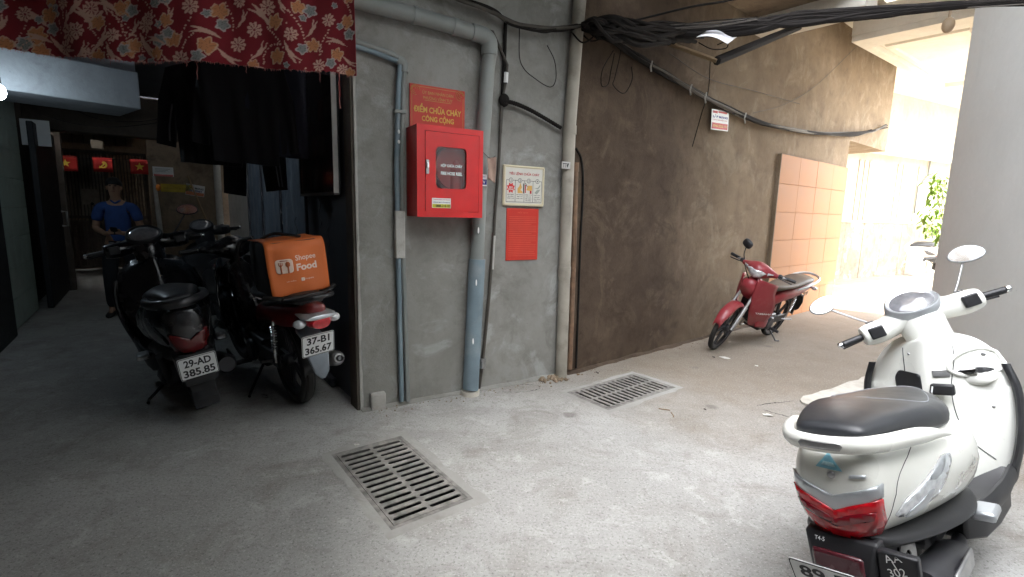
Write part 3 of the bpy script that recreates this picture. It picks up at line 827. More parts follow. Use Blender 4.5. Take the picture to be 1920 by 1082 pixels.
b = MB(); b.tube([W2.px(x, y, .028) for x, y in ((1080, 312), (1076, 480), (1068, 692))], [.019, .02, .021], 10); b.build('pipe_run', M_rust, rp)
b = MB(); b.tube([W2.px(1080, 305, .028), W2.px(1079.6, 322, .028)], .024, 10); b.build('top_collar', M_rust, rp)
ck = MB(); ck.tube(spline([W2.px(x, y, .015) for x, y in ((1080, 278), (1090, 300), (1093, 350), (1088, 460), (1084, 580), (1080, 690))], 6), .009, 7)
tag(ck.build('drop_cable', M_cable), 'black cable looping down the brown wall beside the rusty pipe', 'cable')

# ================================================================== FIRE CABINET AND SIGNS
M_red = mat('cabinet_red', (.60, .014, .014), .35, var=.12, scale=7, coat=.2, bump=.05, bscale=12, dirt=.22, dirtcol=(.36, .07, .06))
M_glass = mat('dark_glass', (.9, .9, .9), .05, var=.02, trans=1.0, ior=1.45)
q0 = W1.px(783, 406, .2)
CW, CH, CD = .44, .545, .19
cab = empty_mx('hose_cabinet', W1.frame(W1.pt(wt(W1, 783, 406, .2), q0.z, 0)))
tag(cab, 'bright red fire hose cabinet with a small window mounted on the grey wall', 'cabinet')
b = MB(); th = .012
b.box((CW / 2, th / 2, CH / 2), (CW, th, CH)); b.box((th / 2, CD / 2, CH / 2), (th, CD, CH)); b.box((CW - th / 2, CD / 2, CH / 2), (th, CD, CH))
b.box((CW / 2, CD / 2, th / 2), (CW, CD, th)); b.box((CW / 2, CD / 2, CH - th / 2), (CW, CD, th)); b.build('case', M_red, cab, smooth=False)
fr = rect(CW + .004, CH + .004); ho = rect(CW - .075, CH - .065)
sh = lambda pl, dx, dz: [(x + dx, z + dz) for x, z in pl]
vs2, fs = cdt_mesh([sh(fr, CW / 2, CH / 2)], 0, [sh(ho, CW / 2 + .012, CH / 2)])
b = MB(); b.add([(x, CD + .002, z) for x, z in vs2], fs); b.build('front_frame', M_red, cab, smooth=False, solid=.012)
WX0, WX1, WZ0, WZ1 = .118, .325, .175, .425
win = round_poly([(WX0, WZ0), (WX1, WZ0), (WX1, WZ1), (WX0, WZ1)], .03, 5)
vs2, fs = cdt_mesh([sh(rect(CW - .08, CH - .07), CW / 2 + .012, CH / 2)], 0, [win])
b = MB(); b.add([(x, CD + .004, z) for x, z in vs2], fs); dr = b.build('cabinet_door', M_red, cab, smooth=False, solid=.012)
b = MB(); b.prism(round_poly([(WX0 - .004, WZ0 - .004), (WX1 + .004, WZ0 - .004), (WX1 + .004, WZ1 + .004), (WX0 - .004, WZ1 + .004)], .03), 0, .003)
b.xform(Matrix(((1, 0, 0, 0), (0, 0, 1, CD - .004), (0, 1, 0, 0), (0, 0, 0, 1)))); b.build('window_pane', M_glass, dr, smooth=False)
fm = Matrix.Translation((0, CD + .0105, 0))
lettering('HỘP CHỮA CHÁY', .026, fm @ Matrix.Translation(((WX0 + WX1) / 2 + .005, -.008, .315)), M_white, dr, width=.145, bold=.03)
lettering('FIRE HOSE REEL', .02, fm @ Matrix.Translation(((WX0 + WX1) / 2 + .005, -.008, .268)), M_white, dr, width=.145, bold=.03)
b = MB(); b.box((.062, CD + .014, .30), (.022, .01, .085)); b.build('lock_plate', M_steel, dr, bevel=.004)
b = MB(); b.box((.062, CD + .022, .31), (.014, .01, .04)); b.build('latch', M_chrome, dr, bevel=.003)
b = MB(); b.box((.155, CD + .0115, .085), (.125, .002, .06)); k = b.build('advert_sticker', M_white, dr, smooth=False)
b = MB(); b.box((.155, CD + .0125, .068), (.12, .002, .022)); b.build('yellow_band', mat('sticker_yellow', (.62, .56, .05), .5), k, smooth=False)
M_navy = mat('navy_print', (.03, .04, .22), .5)
lettering('THÔNG BÁO LẮP MẠNG', .009, Matrix.Translation((.155, CD + .0135, .106)), M_redsign, k, width=.11, bold=.02)
lettering('CÔNG BÁO LẮP MẠNG', .011, Matrix.Translation((.155, CD + .0135, .090)), M_navy, k, width=.112, bold=.03)
lettering('0888.218.122', .015, Matrix.Translation((.165, CD + .0142, .068)), M_ink, k, width=.10, bold=.03)
# hose reel and nozzle inside
M_in = mat('hose_red', (.30, .015, .015), .5)
b = MB(); mxr = Matrix.Translation((.275, .10, .31)) @ Matrix.Rotation(R(90), 4, 'X')
b.lathe([(.03, -.05), (.14, -.05), (.14, -.04), (.09, -.035), (.09, .035), (.14, .04), (.14, .05), (.03, .05)], 28, mxr); b.build('hose_reel', M_in, cab)
b = MB(); b.tube([(.275, .13, .05), (.275, .13, .30)], .045, 14); b.tube([(.275, .13, .30), (.275, .13, .36)], [.045, .02], 14); b.build('extinguisher', M_in, cab)
b = MB(); b.tube([(.125, .15, .18), (.125, .15, .34)], .014, 8); b.build('nozzle', mat('brass_tan', (.55, .34, .12), .5), cab)
b = MB(); b.box((CW - .03, CD + .0, .0), (.0, .0, .0)) if False else None

def flat_sign(name, pl, pxs, off, thick, material, label, cat, bevel=.0, rx=0.):
    """a plate fixed to the wall: pixel corners TL, TR, BR, BL give its real size; returns (empty, width, height)"""
    tl, tr, br, bl = [pl.px(x, y, off) for x, y in pxs]
    t0 = ((tl + bl) / 2 - pl.pt(0, 0, off)).to_2d().dot(pl.d); t1 = ((tr + br) / 2 - pl.pt(0, 0, off)).to_2d().dot(pl.d)
    z1 = (tl.z + tr.z) / 2; z0 = (bl.z + br.z) / 2
    o = empty_mx(name, pl.frame(pl.pt((t0 + t1) / 2, (z0 + z1) / 2, off)) @ Matrix.Rotation(rx, 4, 'Y'))
    tag(o, label, cat)
    b = MB(); b.box((0, -thick / 2, 0), (t1 - t0, thick, z1 - z0)); b.build('plate', material, o, smooth=False, bevel=bevel)
    return o, t1 - t0, z1 - z0
def bar(o, x0, z0, x1, z1, w, material, name='rule', y=.0012):
    b = MB(); d = V((x1 - x0, 0, z1 - z0)); n = V((-d.z, 0, d.x)).normalized() * w / 2
    b.add([V((x0, y, z0)) + n, V((x0, y, z0)) - n, V((x1, y, z1)) - n, V((x1, y, z1)) + n], [(0, 1, 2, 3)])
    return b.build(name, material, o, smooth=False)
ID = Matrix.Identity(4)
TR = lambda x, z: Matrix.Translation((x, 0, z))
s1, w, h = flat_sign('fire_point_sign', W1, ((769, 155), (872, 172), (870, 262), (768, 256)), .014, .01, M_redsign, 'red and gold public firefighting point sign above the red cabinet', 'sign')
M_goldd = mat('sign_gold_dim', (.46, .27, .07), .5)
lettering('ỦY BAN NHÂN DÂN', .026, TR(0, h * .5 - .04), M_goldd, s1, width=.21, bold=.01)
lettering('PHƯỜNG VĨNH TUY', .024, TR(0, h * .5 - .072), M_goldd, s1, width=.20, bold=.01)
bar(s1, -.09, h * .5 - .09, .09, h * .5 - .09, .003, M_goldd)
lettering('ĐIỂM CHỮA CHÁY', .056, TR(0, h * .5 - .138), M_gold, s1, width=.325, bold=.03)
lettering('CÔNG CỘNG', .052, TR(0, h * .5 - .200), M_gold, s1, width=.22, bold=.03)
e = .012
for x0, z0, x1, z1 in ((-w / 2 + e, -h / 2, -w / 2 + e, h / 2 - .05), (w / 2 - e, -h / 2, w / 2 - e, h / 2 - .05), (-w / 2 + .05, h / 2 - e, w / 2 - .05, h / 2 - e)):
    bar(s1, x0, z0, x1, z1, .0025, M_goldd, 'border')
for s in (-1, 1):
    for k in range(3):
        cx, cz, rr = s * (w / 2 - .035 + k * .004), h / 2 - .035 + k * .003, .03 - k * .009
        P = [V((cx + rr * math.cos(a * .5), .0012, cz + rr * math.sin(a * .5))) for a in range(11)]
        b = MB(); b.tube(P, .0014, 4); b.build('corner_scroll', M_goldd, s1)
M_cream = mat('board_cream', (.66, .59, .42), .5, var=.05)
s2, w, h = flat_sign('fire_rules_board', W1, ((945, 306), (1022, 316), (1018, 388), (942, 385)), .02, .014, M_cream, 'cream framed four-step fire drill board with red title', 'sign', bevel=.004)
b = MB(); b.box((0, .0005, 0), (w - .036, .002, h - .036)); b.build('print_sheet', mat('board_white', (.62, .60, .54), .5, var=.04), s2, smooth=False)
b = MB(); 
for x0, z0, x1, z1 in ((-1, -1, 1, -1), (1, -1, 1, 1), (1, 1, -1, 1), (-1, 1, -1, -1)):
    b.tube([(x0 * (w / 2 - .009), .001, z0 * (h / 2 - .009)), (x1 * (w / 2 - .009), .001, z1 * (h / 2 - .009))], .008, 6)
b.build('raised_frame', M_cream, s2)
M_title = mat('title_red', (.42, .02, .02), .5)
Y2 = .0025
lettering('TIÊU LỆNH CHỮA CHÁY', .027, TR(0, h / 2 - .058), M_title, s2, width=w * .74, bold=.03, lift=Y2)
x0, x1, z0, z1 = -w / 2 + .024, w / 2 - .024, -h / 2 + .028, h / 2 - .105
for xa, za, xb, zb in ((x0, z0, x1, z0), (x0, z0, x0, z1), (x1, z0, x1, z1), (x0, z1, x1, z1)): bar(s2, xa, za, xb, zb, .003, M_ink, y=Y2)
cw = (x1 - x0) / 4
for k in (1, 2, 3): bar(s2, x0 + k * cw, z0, x0 + k * cw, z1, .003, M_ink, y=Y2)
M_fl = mat('flame_red', (.62, .03, .03), .5); M_or = mat('drawing_ochre', (.62, .36, .10), .5); M_gr = mat('drawing_grey', (.30, .32, .28), .5)
def disc(o, x, z, r, material, y, n=18, name='disc', sx=1.):
    b = MB(); b.add([(x + sx * r * math.cos(2 * math.pi * k / n), y, z + r * math.sin(2 * math.pi * k / n)) for k in range(n)], [tuple(range(n))]); return b.build(name, material, o, smooth=False)
def polyf(o, pts, material, y, name='print'):
    vs2, fs = cdt_mesh([pts]); b = MB(); b.add([(x, y, z) for x, z in vs2], fs); return b.build(name, material, o, smooth=False)
for k in range(4):
    cx = x0 + (k + .5) * cw
    disc(s2, cx, z1, .0165, M_ink, Y2 + .0006); disc(s2, cx, z1, .0135, MATS['board_white'], Y2 + .0012)
    lettering(str(k + 1), .017, TR(cx, z1), M_ink, s2, lift=Y2 + .002, bold=.02)
    for j in range(3 if k < 2 else 4):
        lettering(['HÔ CHÁY', 'BÁO ĐỘNG', 'GỌI 114', 'DẬP LỬA'][(k + j) % 4], .0075, TR(cx, z0 + .052 - j * .0135), M_ink, s2, width=cw * (.74 - .12 * (j % 2)), bold=.04, lift=Y2)
cx, cz = x0 + .5 * cw, (z0 + z1) / 2 + .022
polyf(s2, [(cx + (.036 if k % 2 else .024) * math.cos(math.pi * k / 8) * (1.02), cz + (.040 if k % 2 else .025) * math.sin(math.pi * k / 8)) for k in range(16)], M_fl, Y2 + .0006)
lettering('BÁO\nĐỘNG', .032, TR(cx, cz - .003), MATS['board_white'], s2, width=.045, bold=.04, lift=Y2 + .0014)
cx += cw; polyf(s2, [(cx - .018, cz - .035), (cx + .026, cz - .035), (cx + .02, cz - .02), (cx + .006, cz - .012), (cx + .018, cz + .005), (cx + .004, cz + .04), (cx - .006, cz + .012), (cx - .02, cz - .002)], M_or, Y2 + .0006)
bar(s2, cx + .031, cz - .035, cx + .031, cz + .035, .007, M_ink, y=Y2 + .0006)
cx += cw; polyf(s2, [(cx - .02, cz - .012), (cx - .006, cz + .022), (cx + .03, cz + .022), (cx + .03, cz - .012), (cx + .008, cz - .016)], M_or, Y2 + .0006)
bar(s2, cx - .028, cz - .032, cx - .028, cz + .026, .009, M_title, y=Y2 + .0006); bar(s2, cx + .018, cz - .036, cx + .018, cz - .014, .016, M_title, y=Y2 + .0009); bar(s2, cx - .03, cz + .04, cx - .012, cz + .012, .005, M_ink, y=Y2 + .0009)
cx += cw; polyf(s2, [(cx - .028, cz + .006), (cx + .004, cz + .008), (cx + .026, cz + .036), (cx + .024, cz + .016), (cx + .006, cz - .002)], M_gr, Y2 + .0006)
polyf(s2, [(cx - .024, cz - .03), (cx - .004, cz - .008), (cx + .026, cz - .002), (cx + .014, cz - .022), (cx - .002, cz - .038)], M_gr, Y2 + .0006)
M_red3 = mat('notice_red', (.52, .030, .018), .45, var=.07, scale=7)
s3, w, h = flat_sign('red_notice', W1, ((950, 390), (1010, 392), (1007, 489), (949, 486)), .008, .006, M_red3, 'plain red notice sheet hung below the fire drill board', 'notice')
M_red4 = mat('notice_red_print', (.62, .09, .05), .5)
for k in range(22):
    z = h / 2 - .06 - k * .0135
    bar(s3, -w / 2 + .018, z, w / 2 - .018 - (.05 * rnd.random() if k % 5 == 4 else 0), z, .0035, M_red4, 'text_line')
lettering('NỘI QUY', .014, TR(0, h / 2 - .03), M_red4, s3, width=.09, bold=.02)
for x0, z0, x1, z1 in ((-1, -1, 1, -1), (1, -1, 1, 1), (1, 1, -1, 1), (-1, 1, -1, -1)): bar(s3, x0 * (w / 2 - .008), z0 * (h / 2 - .008), x1 * (w / 2 - .008), z1 * (h / 2 - .008), .0018, M_red4, 'border')
# paper tag hung on the cabinet's side
pt = empty_mx('hanging_paper', W1.frame(W1.px(921, 318, .16))); tag(pt, 'crumpled brownish paper hanging by a string from the red cabinet', 'paper')
b = MB(); b.grid(lambda u, v: ((u - .5) * .062 - .012 * (v - .5), .012 * math.sin(u * 5 + v * 3) + .01 * v, (v - .5) * .15 + .012 * (u - .5) * (1 if v > .5 else -2)), 8, 10); b.build('sheet', mat('paper_brown', (.36, .25, .20), .8, var=.2), pt, solid=.002)
b = MB(); b.tube([(-.06, -.01, .11), (-.02, .0, .075), (.0, 0, .07)], .002, 5); b.tube([(.0, 0, .07), (.03, 0, .09)], .002, 5); b.build('string', M_cableg, pt)
b = MB(); q = W1.px(907, 338, .118); b.box((0, 0, 0), (.045, .003, .075), W1.frame(q)); st = b.build('pipe_sticker', M_white, smooth=False); tag(st, 'small blue and white sticker on the drain pipe by the cabinet', 'sticker')
b = MB(); b.box((0, .0025, -.012), (.04, .002, .035), W1.frame(q)); b.build('blue_band', M_navy, st, smooth=False)
lettering('H', .02, W1.frame(q) @ TR(0, .022), M_navy, st, lift=.004); lettering('V', .022, W1.frame(q) @ TR(0, -.012), M_white, st, lift=.005)

# ================================================================== CABLES OVERHEAD
def cable(pts, r, material, name, label=None, cat='cable', group=None, parent=None, n=8, seg=7):
    b = MB(); b.tube(spline(pts, n), r, seg); o = b.build(name, material, parent)
    if label: tag(o, label, cat, group)
    return o
wb = empty('cable_bundle'); tag(wb, 'sagging bundle of black cables along the top of the grey wall', 'cable bundle')
for k in range(9):
    j = lambda s: (rnd.random() - .5) * s
    o_ = .05 + .05 * rnd.random()
    cable([W1.px(x + j(6), y + j(9), o_) for x, y in ((800, -26), (845, -10), (885, 6), (928, 24), (959, 42), (1012, 55), (1050, 54), (1092, 48))], .006 + .007 * rnd.random(), M_cable if k % 4 else M_cableg, 'cable', parent=wb)
tg = empty('cable_tangle'); tag(tg, 'dense black tangle of cables where the walls meet under the eaves', 'cable tangle')
for k in range(90):  # real tangle, with extra cables standing in for the shadow around it
    a = rnd.random() * 6.28; ex = 30 + 105 * rnd.random()
    x0, y0 = 1090 + 25 * rnd.random(), 42 + 14 * rnd.random()
    x1, y1 = x0 + ex * 1.6, 48 + 34 * rnd.random() ** 1.5
    o0, o1 = .03 + .16 * rnd.random(), .05 + .3 * rnd.random()
    P = [W2.px(x0, y0, o0), W2.px(x0 + ex * .5, y0 + (rnd.random() - .4) * 32, (o0 + o1) / 2 + .1 * rnd.random()), W2.px(x0 + ex, (y0 + y1) / 2 + (rnd.random() - .3) * 24, o1), W2.px(x1, y1, o1)]
    cable(P, .007 + .014 * rnd.random(), M_cable, 'cable', parent=tg, n=6, seg=6)
for k in range(5):
    x = 1085 + k * 16
    cable([W2.px(x, 40, .06), W2.px(x + 30, 62 + k * 3, .14), W2.px(x + 8, 80 - k * 3, .1), W2.px(x - 14, 60, .05)], .006, M_cable, 'cable', parent=tg)
wl_ = empty('wall_cable_bundle'); tag(wl_, 'strapped cable bundle sloping down along the brown wall', 'cable bundle')
path = [(1118, 52), (1160, 82), (1205, 112), (1250, 140), (1310, 176), (1365, 204), (1420, 228), (1480, 243), (1540, 252), (1600, 252), (1635, 246), (1662, 236)]
for k in range(11):
    j = lambda s: (rnd.random() - .5) * s
    P = [W2.px(x + j(4), y + j(10 if x < 1400 else 7), .03 + .05 * rnd.random()) for x, y in path[:(len(path) - (k % 2) if k % 3 else 8)]]
    cable(P, .007 + .008 * rnd.random(), M_cable if k % 4 else M_cableg, 'cable', parent=wl_)
for x, y in ((1224, 125), (1298, 169), (1326, 184), (1400, 222)):
    b = MB(); b.tube([W2.px(x - 1, y - 10, .1), W2.px(x - 4, y, .115), W2.px(x - 3, y + 9, .1)], .007, 6); b.build('strap', MATS['dirty_white'], wl_)
cable([W2.px(x, y, .05) for x, y in ((1163, 70), (1163, 100), (1153, 145), (1150, 160), (1170, 175), (1185, 150), (1184, 125))], .0035, M_cable, 'loose_wire', 'thin wire loop hanging on the brown wall right of the corner pipe')
cable([W2.px(x, y, .05) for x, y in ((1150, 95), (1130, 130), (1128, 160), (1140, 158), (1146, 130), (1152, 100))], .0035, M_cable, 'loose_wire', 'narrow wire loop hanging on the brown wall nearest the corner pipe')
cable([W1.px(x, y, .03) for x, y in ((974, 52), (974, 105), (982, 128), (1000, 145), (1030, 163), (1042, 150), (1040, 115), (1026, 85))], .0032, M_cable, 'loose_wire', 'thin wire drooping on the grey wall left of the corner pipe')
cable([W2.px(x, y, .02) for x, y in ((1255, 100), (1330, 148), (1420, 172), (1500, 195))], .003, M_cableg, 'loose_wire', 'taut thin wire above the wall cable bundle')
cable([W2.px(x, y, .02) for x, y in ((1412, 212), (1470, 196), (1530, 160), (1608, 85))], .003, M_cableg, 'loose_wire', 'thin wire rising from the cable bundle towards the balcony')
cable([W2.px(x, y, .02) for x, y in ((1332, 110), (1328, 170), (1315, 215), (1298, 275))], .004, M_cable, 'loose_wire', 'wire hanging down at the painted shadow edge of the brown wall')
ov = empty('overhead_cables'); tag(ov, 'thick run of black cables crossing overhead to the grey house', 'cable run')
for k in range(15):
    j = lambda s: (rnd.random() - .5) * s
    P = [W2.px(1110 + j(20), 48 + j(8), .12), at(1250 + j(10), 62 + j(14), 4.2), at(1400 + j(8), 52 + j(22), 4.0), at(1500 + j(6), 35 + j(24), 3.9), at(1640, 24 + j(16), 3.7), at(1760, 14 + j(11), 3.5), at(1935, 2 + j(8), 3.3)]
    cable(P, .010 + .012 * rnd.random(), M_cable, 'cable', parent=ov)
for k in range(6):
    j = lambda s: (rnd.random() - .5) * s
    cable([W2.px(1100, 46, .1), at(1200, 52 + j(10), 4.1), at(1320, 46 + j(12), 4.0), at(1420, 36 + j(8), 3.9)], .005, M_cableg if k % 2 else M_cable, 'cable', parent=ov)
cable([W2.px(1130, 50, .1), at(1200, 36, 4.2), at(1290, 14, 4.1), at(1350, 4, 4.0), at(1400, -6, 4)], .008, M_cable, 'cable', parent=ov)
cable([at(1920, 8, 3.2), at(1860, 12, 3.3), at(1790, 16, 3.5)], .004, M_cableg, 'cable', parent=ov)
br = empty('wall_bracket'); tag(br, 'angular metal wall bracket under the overhead cables', 'bracket')
ap = at(1344, 114, 4.05)
b = MB(); b.tube([W2.px(1195, 60, .0), ap], .018, 4); b.build('lit_arm', mat('bronze_arm', (.30, .22, .13), .4, metal=.7, dirt=.4), br, smooth=False)
b = MB(); b.tube([ap, at(1440, 74, 4.5), W2.px(1548, 30, .1)], .034, 8); b.build('dark_arm', M_cable, br)
cable([at(1310, 80, 4.1), at(1335, 92, 4.05), at(1362, 90, 4.0), at(1362, 78, 4.0), at(1345, 84, 4.05)], .004, M_cable, 'tie_wire', parent=br)
bx = empty('white_plate'); tag(bx, 'tilted white plastic sheet caught in the overhead cables', 'sheet')
q = [at(1306, 70, 4.0), at(1345, 46, 4.25), at(1408, 50, 4.25), at(1364, 83, 3.95)]
c_ = sum(q, V((0, 0, 0))) / 4
b = MB(); b.grid(lambda u, v: q[0].lerp(q[3], u).lerp(q[1].lerp(q[2], u), v) + V((0, 0, .03 * math.sin(u * 3.1))), 6, 6); b.build('sheet', mat('plastic_white', (.80, .80, .84), .25, coat=.4), bx, solid=.004)
b = MB(); b.tube([q[0].lerp(q[3], .2).lerp(q[1].lerp(q[2], .2), .35) - V((0, 0, -.0)), q[0].lerp(q[3], .2).lerp(q[1].lerp(q[2], .2), .8)], .006, 5); b.tube([q[3].lerp(q[2], .3) - V((0.03, 0, 0)), q[3].lerp(q[2], .75) - V((.03, 0, 0))], .008, 5); b.build('ridge', M_cableg, bx)
# advert hung from the wall cables
s4, w, h = flat_sign('hanging_advert', W2, ((1334, 211), (1368, 203), (1365, 241), (1333, 248)), .05, .003, M_white, 'small internet installation advert hanging from the wall cable bundle', 'advert', rx=R(-3))
lettering('LẮP MẠNG', h * .2, TR(0, h * .17), M_navy, s4, width=w * .86, bold=.04)
b = MB(); b.box((-w * .3, .001, h * .38), (w * .26, .002, h * .12)); b.box((w * .12, .001, h * .40), (w * .5, .002, h * .09)); b.build('header_print', M_redsign, s4, smooth=False)
b = MB(); b.box((0, .001, -h * .3), (w * .9, .002, h * .30)); b.build('red_block', M_redsign, s4, smooth=False)
lettering('TẶNG MODEM WIFI', h * .07, TR(0, 0.0), M_redsign, s4, width=w * .8, bold=.02)
lettering('0962.222.111', h * .12, TR(0, -h * .3), M_gold, s4, width=w * .8, bold=.02, lift=.003)
# ================================================================== RED FLORAL CLOTH
import numpy as np
def cloth():
    PA, PB = V((-3.05, 2.50)), V((-.845, 2.74))
    pl = Plane2(PA, PB)
    LA = (PB - PA).length
    root = empty('floral_cloth', (PA.x, PA.y, 2.8)); tag(root, 'dark red floral cloth with frayed hem hanging across the upper left', 'cloth')
    def uv(px, py):
        p = pl.px(px, py); return (p - pl.pt(0, 0)).to_2d().dot(pl.d), p.z
    # the printed motifs, read off the photograph: kind, x, y, size, angle
    A = 5.647; B = 5.486
    mot = []
    def za(kind, x, y, s, a=0): mot.append((kind, x / A, y / A, s * 1.15 / A, a))
    def zb(kind, x, y, s, a=0): mot.append((kind, 330 + x / B, y / B, s * 1.15 / B, a))
    for q in (('rose', 1005, 190, 105), ('rose', 735, 345, 105), ('rose', 1565, 272, 88), ('orange', 310, 345, 125, 30), ('orange', 1330, 95, 115, 20), ('orange', 1375, 520, 115, 10), ('orange', 490, 0, 80, 0), ('bud', 505, 95, 95, 30), ('bud', 190, 435, 95, 10), ('bud', 1800, 15, 80, 0), ('bud', 1700, 75, 50, 0), ('bud', 1730, 455, 85, 20), ('orange', 1860, 430, 95, 0),
              ('leaf', 270, 150, 190, 27), ('leaf', 785, 70, 150, 125), ('leaf', 1130, 60, 160, 30), ('leaf', 1075, 430, 160, 128), ('leaf', 1580, 490, 170, 232), ('leaf', 590, 470, 190, 215), ('leaf', 1830, 220, 120, 105), ('rose', 930, 600, 90), ('rose', 0, 470, 60), ('bud', 1510, 620, 45, 0)): za(*q)
    for q in (('rose', 180, 90, 80), ('rose', 790, 290, 78), ('rose', 622, 445, 75), ('rose', 930, 65, 80), ('rose', 1175, 345, 70), ('rose', 1555, 187, 65), ('rose', 640, 5, 60), ('rose', 1460, 660, 62), ('rose', 1700, 700, 55), ('rose', 90, 630, 85),
              ('orange', 440, 105, 105, 20), ('orange', 340, 485, 110, 15), ('orange', 1010, 215, 95, 20), ('orange', 1025, 565, 95, 5), ('orange', 1240, 55, 85, 0), ('orange', 1395, 450, 85, 0), ('orange', 1645, 545, 80, 10), ('orange', 1755, 215, 85, 40), ('orange', 1780, 745, 70, 0), ('orange', 20, 430, 95, 0), ('orange', 770, 650, 70, 20),
              ('bud', 470, 245, 75, 10), ('bud', 1360, 85, 75, 30), ('bud', 1285, 490, 65, 20), ('bud', 265, 600, 75, 0), ('bud', 1580, 635, 60, 10), ('bud', 1775, 345, 65, 60), ('bud', 1675, 255, 42, 20), ('bud', 1125, 660, 36, 0), ('bud', 325, 145, 50, 20), ('bud', 1290, 165, 42, 60), ('bud', 1620, 40, 36, 30),
              ('leaf', 320, 345, 140, 12), ('leaf', 660, 185, 100, 118), ('leaf', 860, 150, 150, 45), ('leaf', 825, 510, 120, 130), ('leaf', 1175, 530, 130, 235), ('leaf', 530, 575, 130, 215), ('leaf', 1375, 275, 105, 115), ('leaf', 1635, 415, 110, 18), ('leaf', 1085, 40, 100, 245), ('leaf', 1775, 620, 90, 215), ('leaf', 850, 690, 80, 10)): zb(*q)
    dots = []
    def dl(z, pts, n):
        P = spline([V((p[0], p[1])) for p in pts], 10)
        tot = len(P) - 1
        for k in range(n):
            p = P[int(k / max(1, n - 1) * tot)]
            dots.append((p.x / A, p.y / A, 9 / A) if z == 'a' else (330 + p.x / B, p.y / B, 8.5 / B))
    dl('a', ((1205, 160), (1350, 280), (1455, 410)), 10); dl('a', ((1535, 0), (1660, 160), (1755, 370)), 12); dl('a', ((1170, 610), (1165, 500), (1240, 400), (1380, 370)), 12); dl('a', ((650, 30), (645, 110), (650, 180)), 6); dl('a', ((1475, 10), (1485, 120)), 5); dl('a', ((0, 20), (70, -40)), 3); dl('a', ((0, 235), (130, 155)), 5); dl('a', ((980, 490), (955, 560)), 4); dl('a', ((1690, 610), (1760, 650)), 3); dl('a', ((1190, 345), (1330, 345), (1440, 380)), 8)
    dl('b', ((190, 210), (110, 360), (95, 420)), 9); dl('b', ((225, 370), (150, 440), (115, 515)), 7); dl('b', ((490, 10), (560, 170), (570, 295)), 9); dl('b', ((920, 265), (1010, 360), (1095, 480)), 10); dl('b', ((1120, 80), (1135, 230)), 7); dl('b', ((1150, 100), (1260, 250), (1315, 410)), 12); dl('b', ((875, 630), (880, 540), (960, 450), (1060, 450)), 12); dl('b', ((1560, 290), (1480, 430), (1465, 545)), 10); dl('b', ((1570, 430), (1490, 510)), 6); dl('b', ((1730, 0), (1785, 100), (1805, 210)), 9); dl('b', ((755, 550), (750, 610)), 4); dl('b', ((915, 425), (1040, 435)), 6); dl('b', ((1265, 630), (1320, 690)), 5)
    NU, NV = 560, 190
    zt = 2.62
    us = np.linspace(0, LA, NU + 1)
    hem_px = spline([V(p) for p in ((-140, 78), (0, 88), (60, 96), (130, 104), (200, 112), (270, 118), (330, 119), (400, 119), (460, 121), (520, 127), (580, 131), (625, 133), (650, 139), (680, 143))], 8)
    hu = [uv(*p) for p in hem_px]
    hz_ = np.interp(us, [h[0] for h in hu], [h[1] for h in hu])
    hz_ = hz_ + np.array([.006 * noise.noise(V((u * 55, 0, 0))) + .004 * noise.noise(V((u * 140, 3, 0))) for u in us])
    vv = np.linspace(0, 1, NV + 1)
    UU = np.repeat(us[:, None], NV + 1, 1)
    ZZ = hz_[:, None] + (zt - hz_[:, None]) * vv[None, :]
    OFF = .035 * np.sin(UU * 5.3 + 1) * (1 - .5 * vv[None, :]) + .018 * np.sin(UU * 13 + ZZ * 4) + .006 * np.sin(UU * 31)
    # pixel-like print coordinates from the plane: invert through affine samples
    P0 = np.array([[*uv(x, y), x, y] for x in range(-160, 760, 20) for y in range(-160, 200, 20)])
    def feat(u, z): return np.stack([np.ones_like(u), u, z, u * u, u * z, z * z, u ** 3, u * u * z, u * z * z, z ** 3], -1)
    F = feat(P0[:, 0], P0[:, 1]); cx = np.linalg.lstsq(F, P0[:, 2], rcond=None)[0]; cy = np.linalg.lstsq(F, P0[:, 3], rcond=None)[0]
    FF = feat(UU, ZZ); X = FF @ cx; Yp = FF @ cy
    X = X + .8 * np.sin(Yp * .5); 
    base = np.array([.24, .011, .02])
    C = np.ones(X.shape + (3,)) * base * (1 + .12 * np.sin(X * 2.1)[..., None] * np.sin(Yp * 1.9)[..., None])
    cream = np.array([.70, .43, .34]); rosec = np.array([.30, .05, .06]); orange = np.array([.62, .25, .11]); orl = np.array([.66, .42, .28]); grey = np.array([.28, .29, .28]); lgrey = np.array([.55, .45, .44])
    # tile the layout upwards/leftwards a little so the out-of-view cloth is printed too
    allm = mot + [(k, x, y - 140, s, a) for k, x, y, s, a in mot] + [(k, x - 330, y + 4, s, a) for k, x, y, s, a in mot if x > 190]
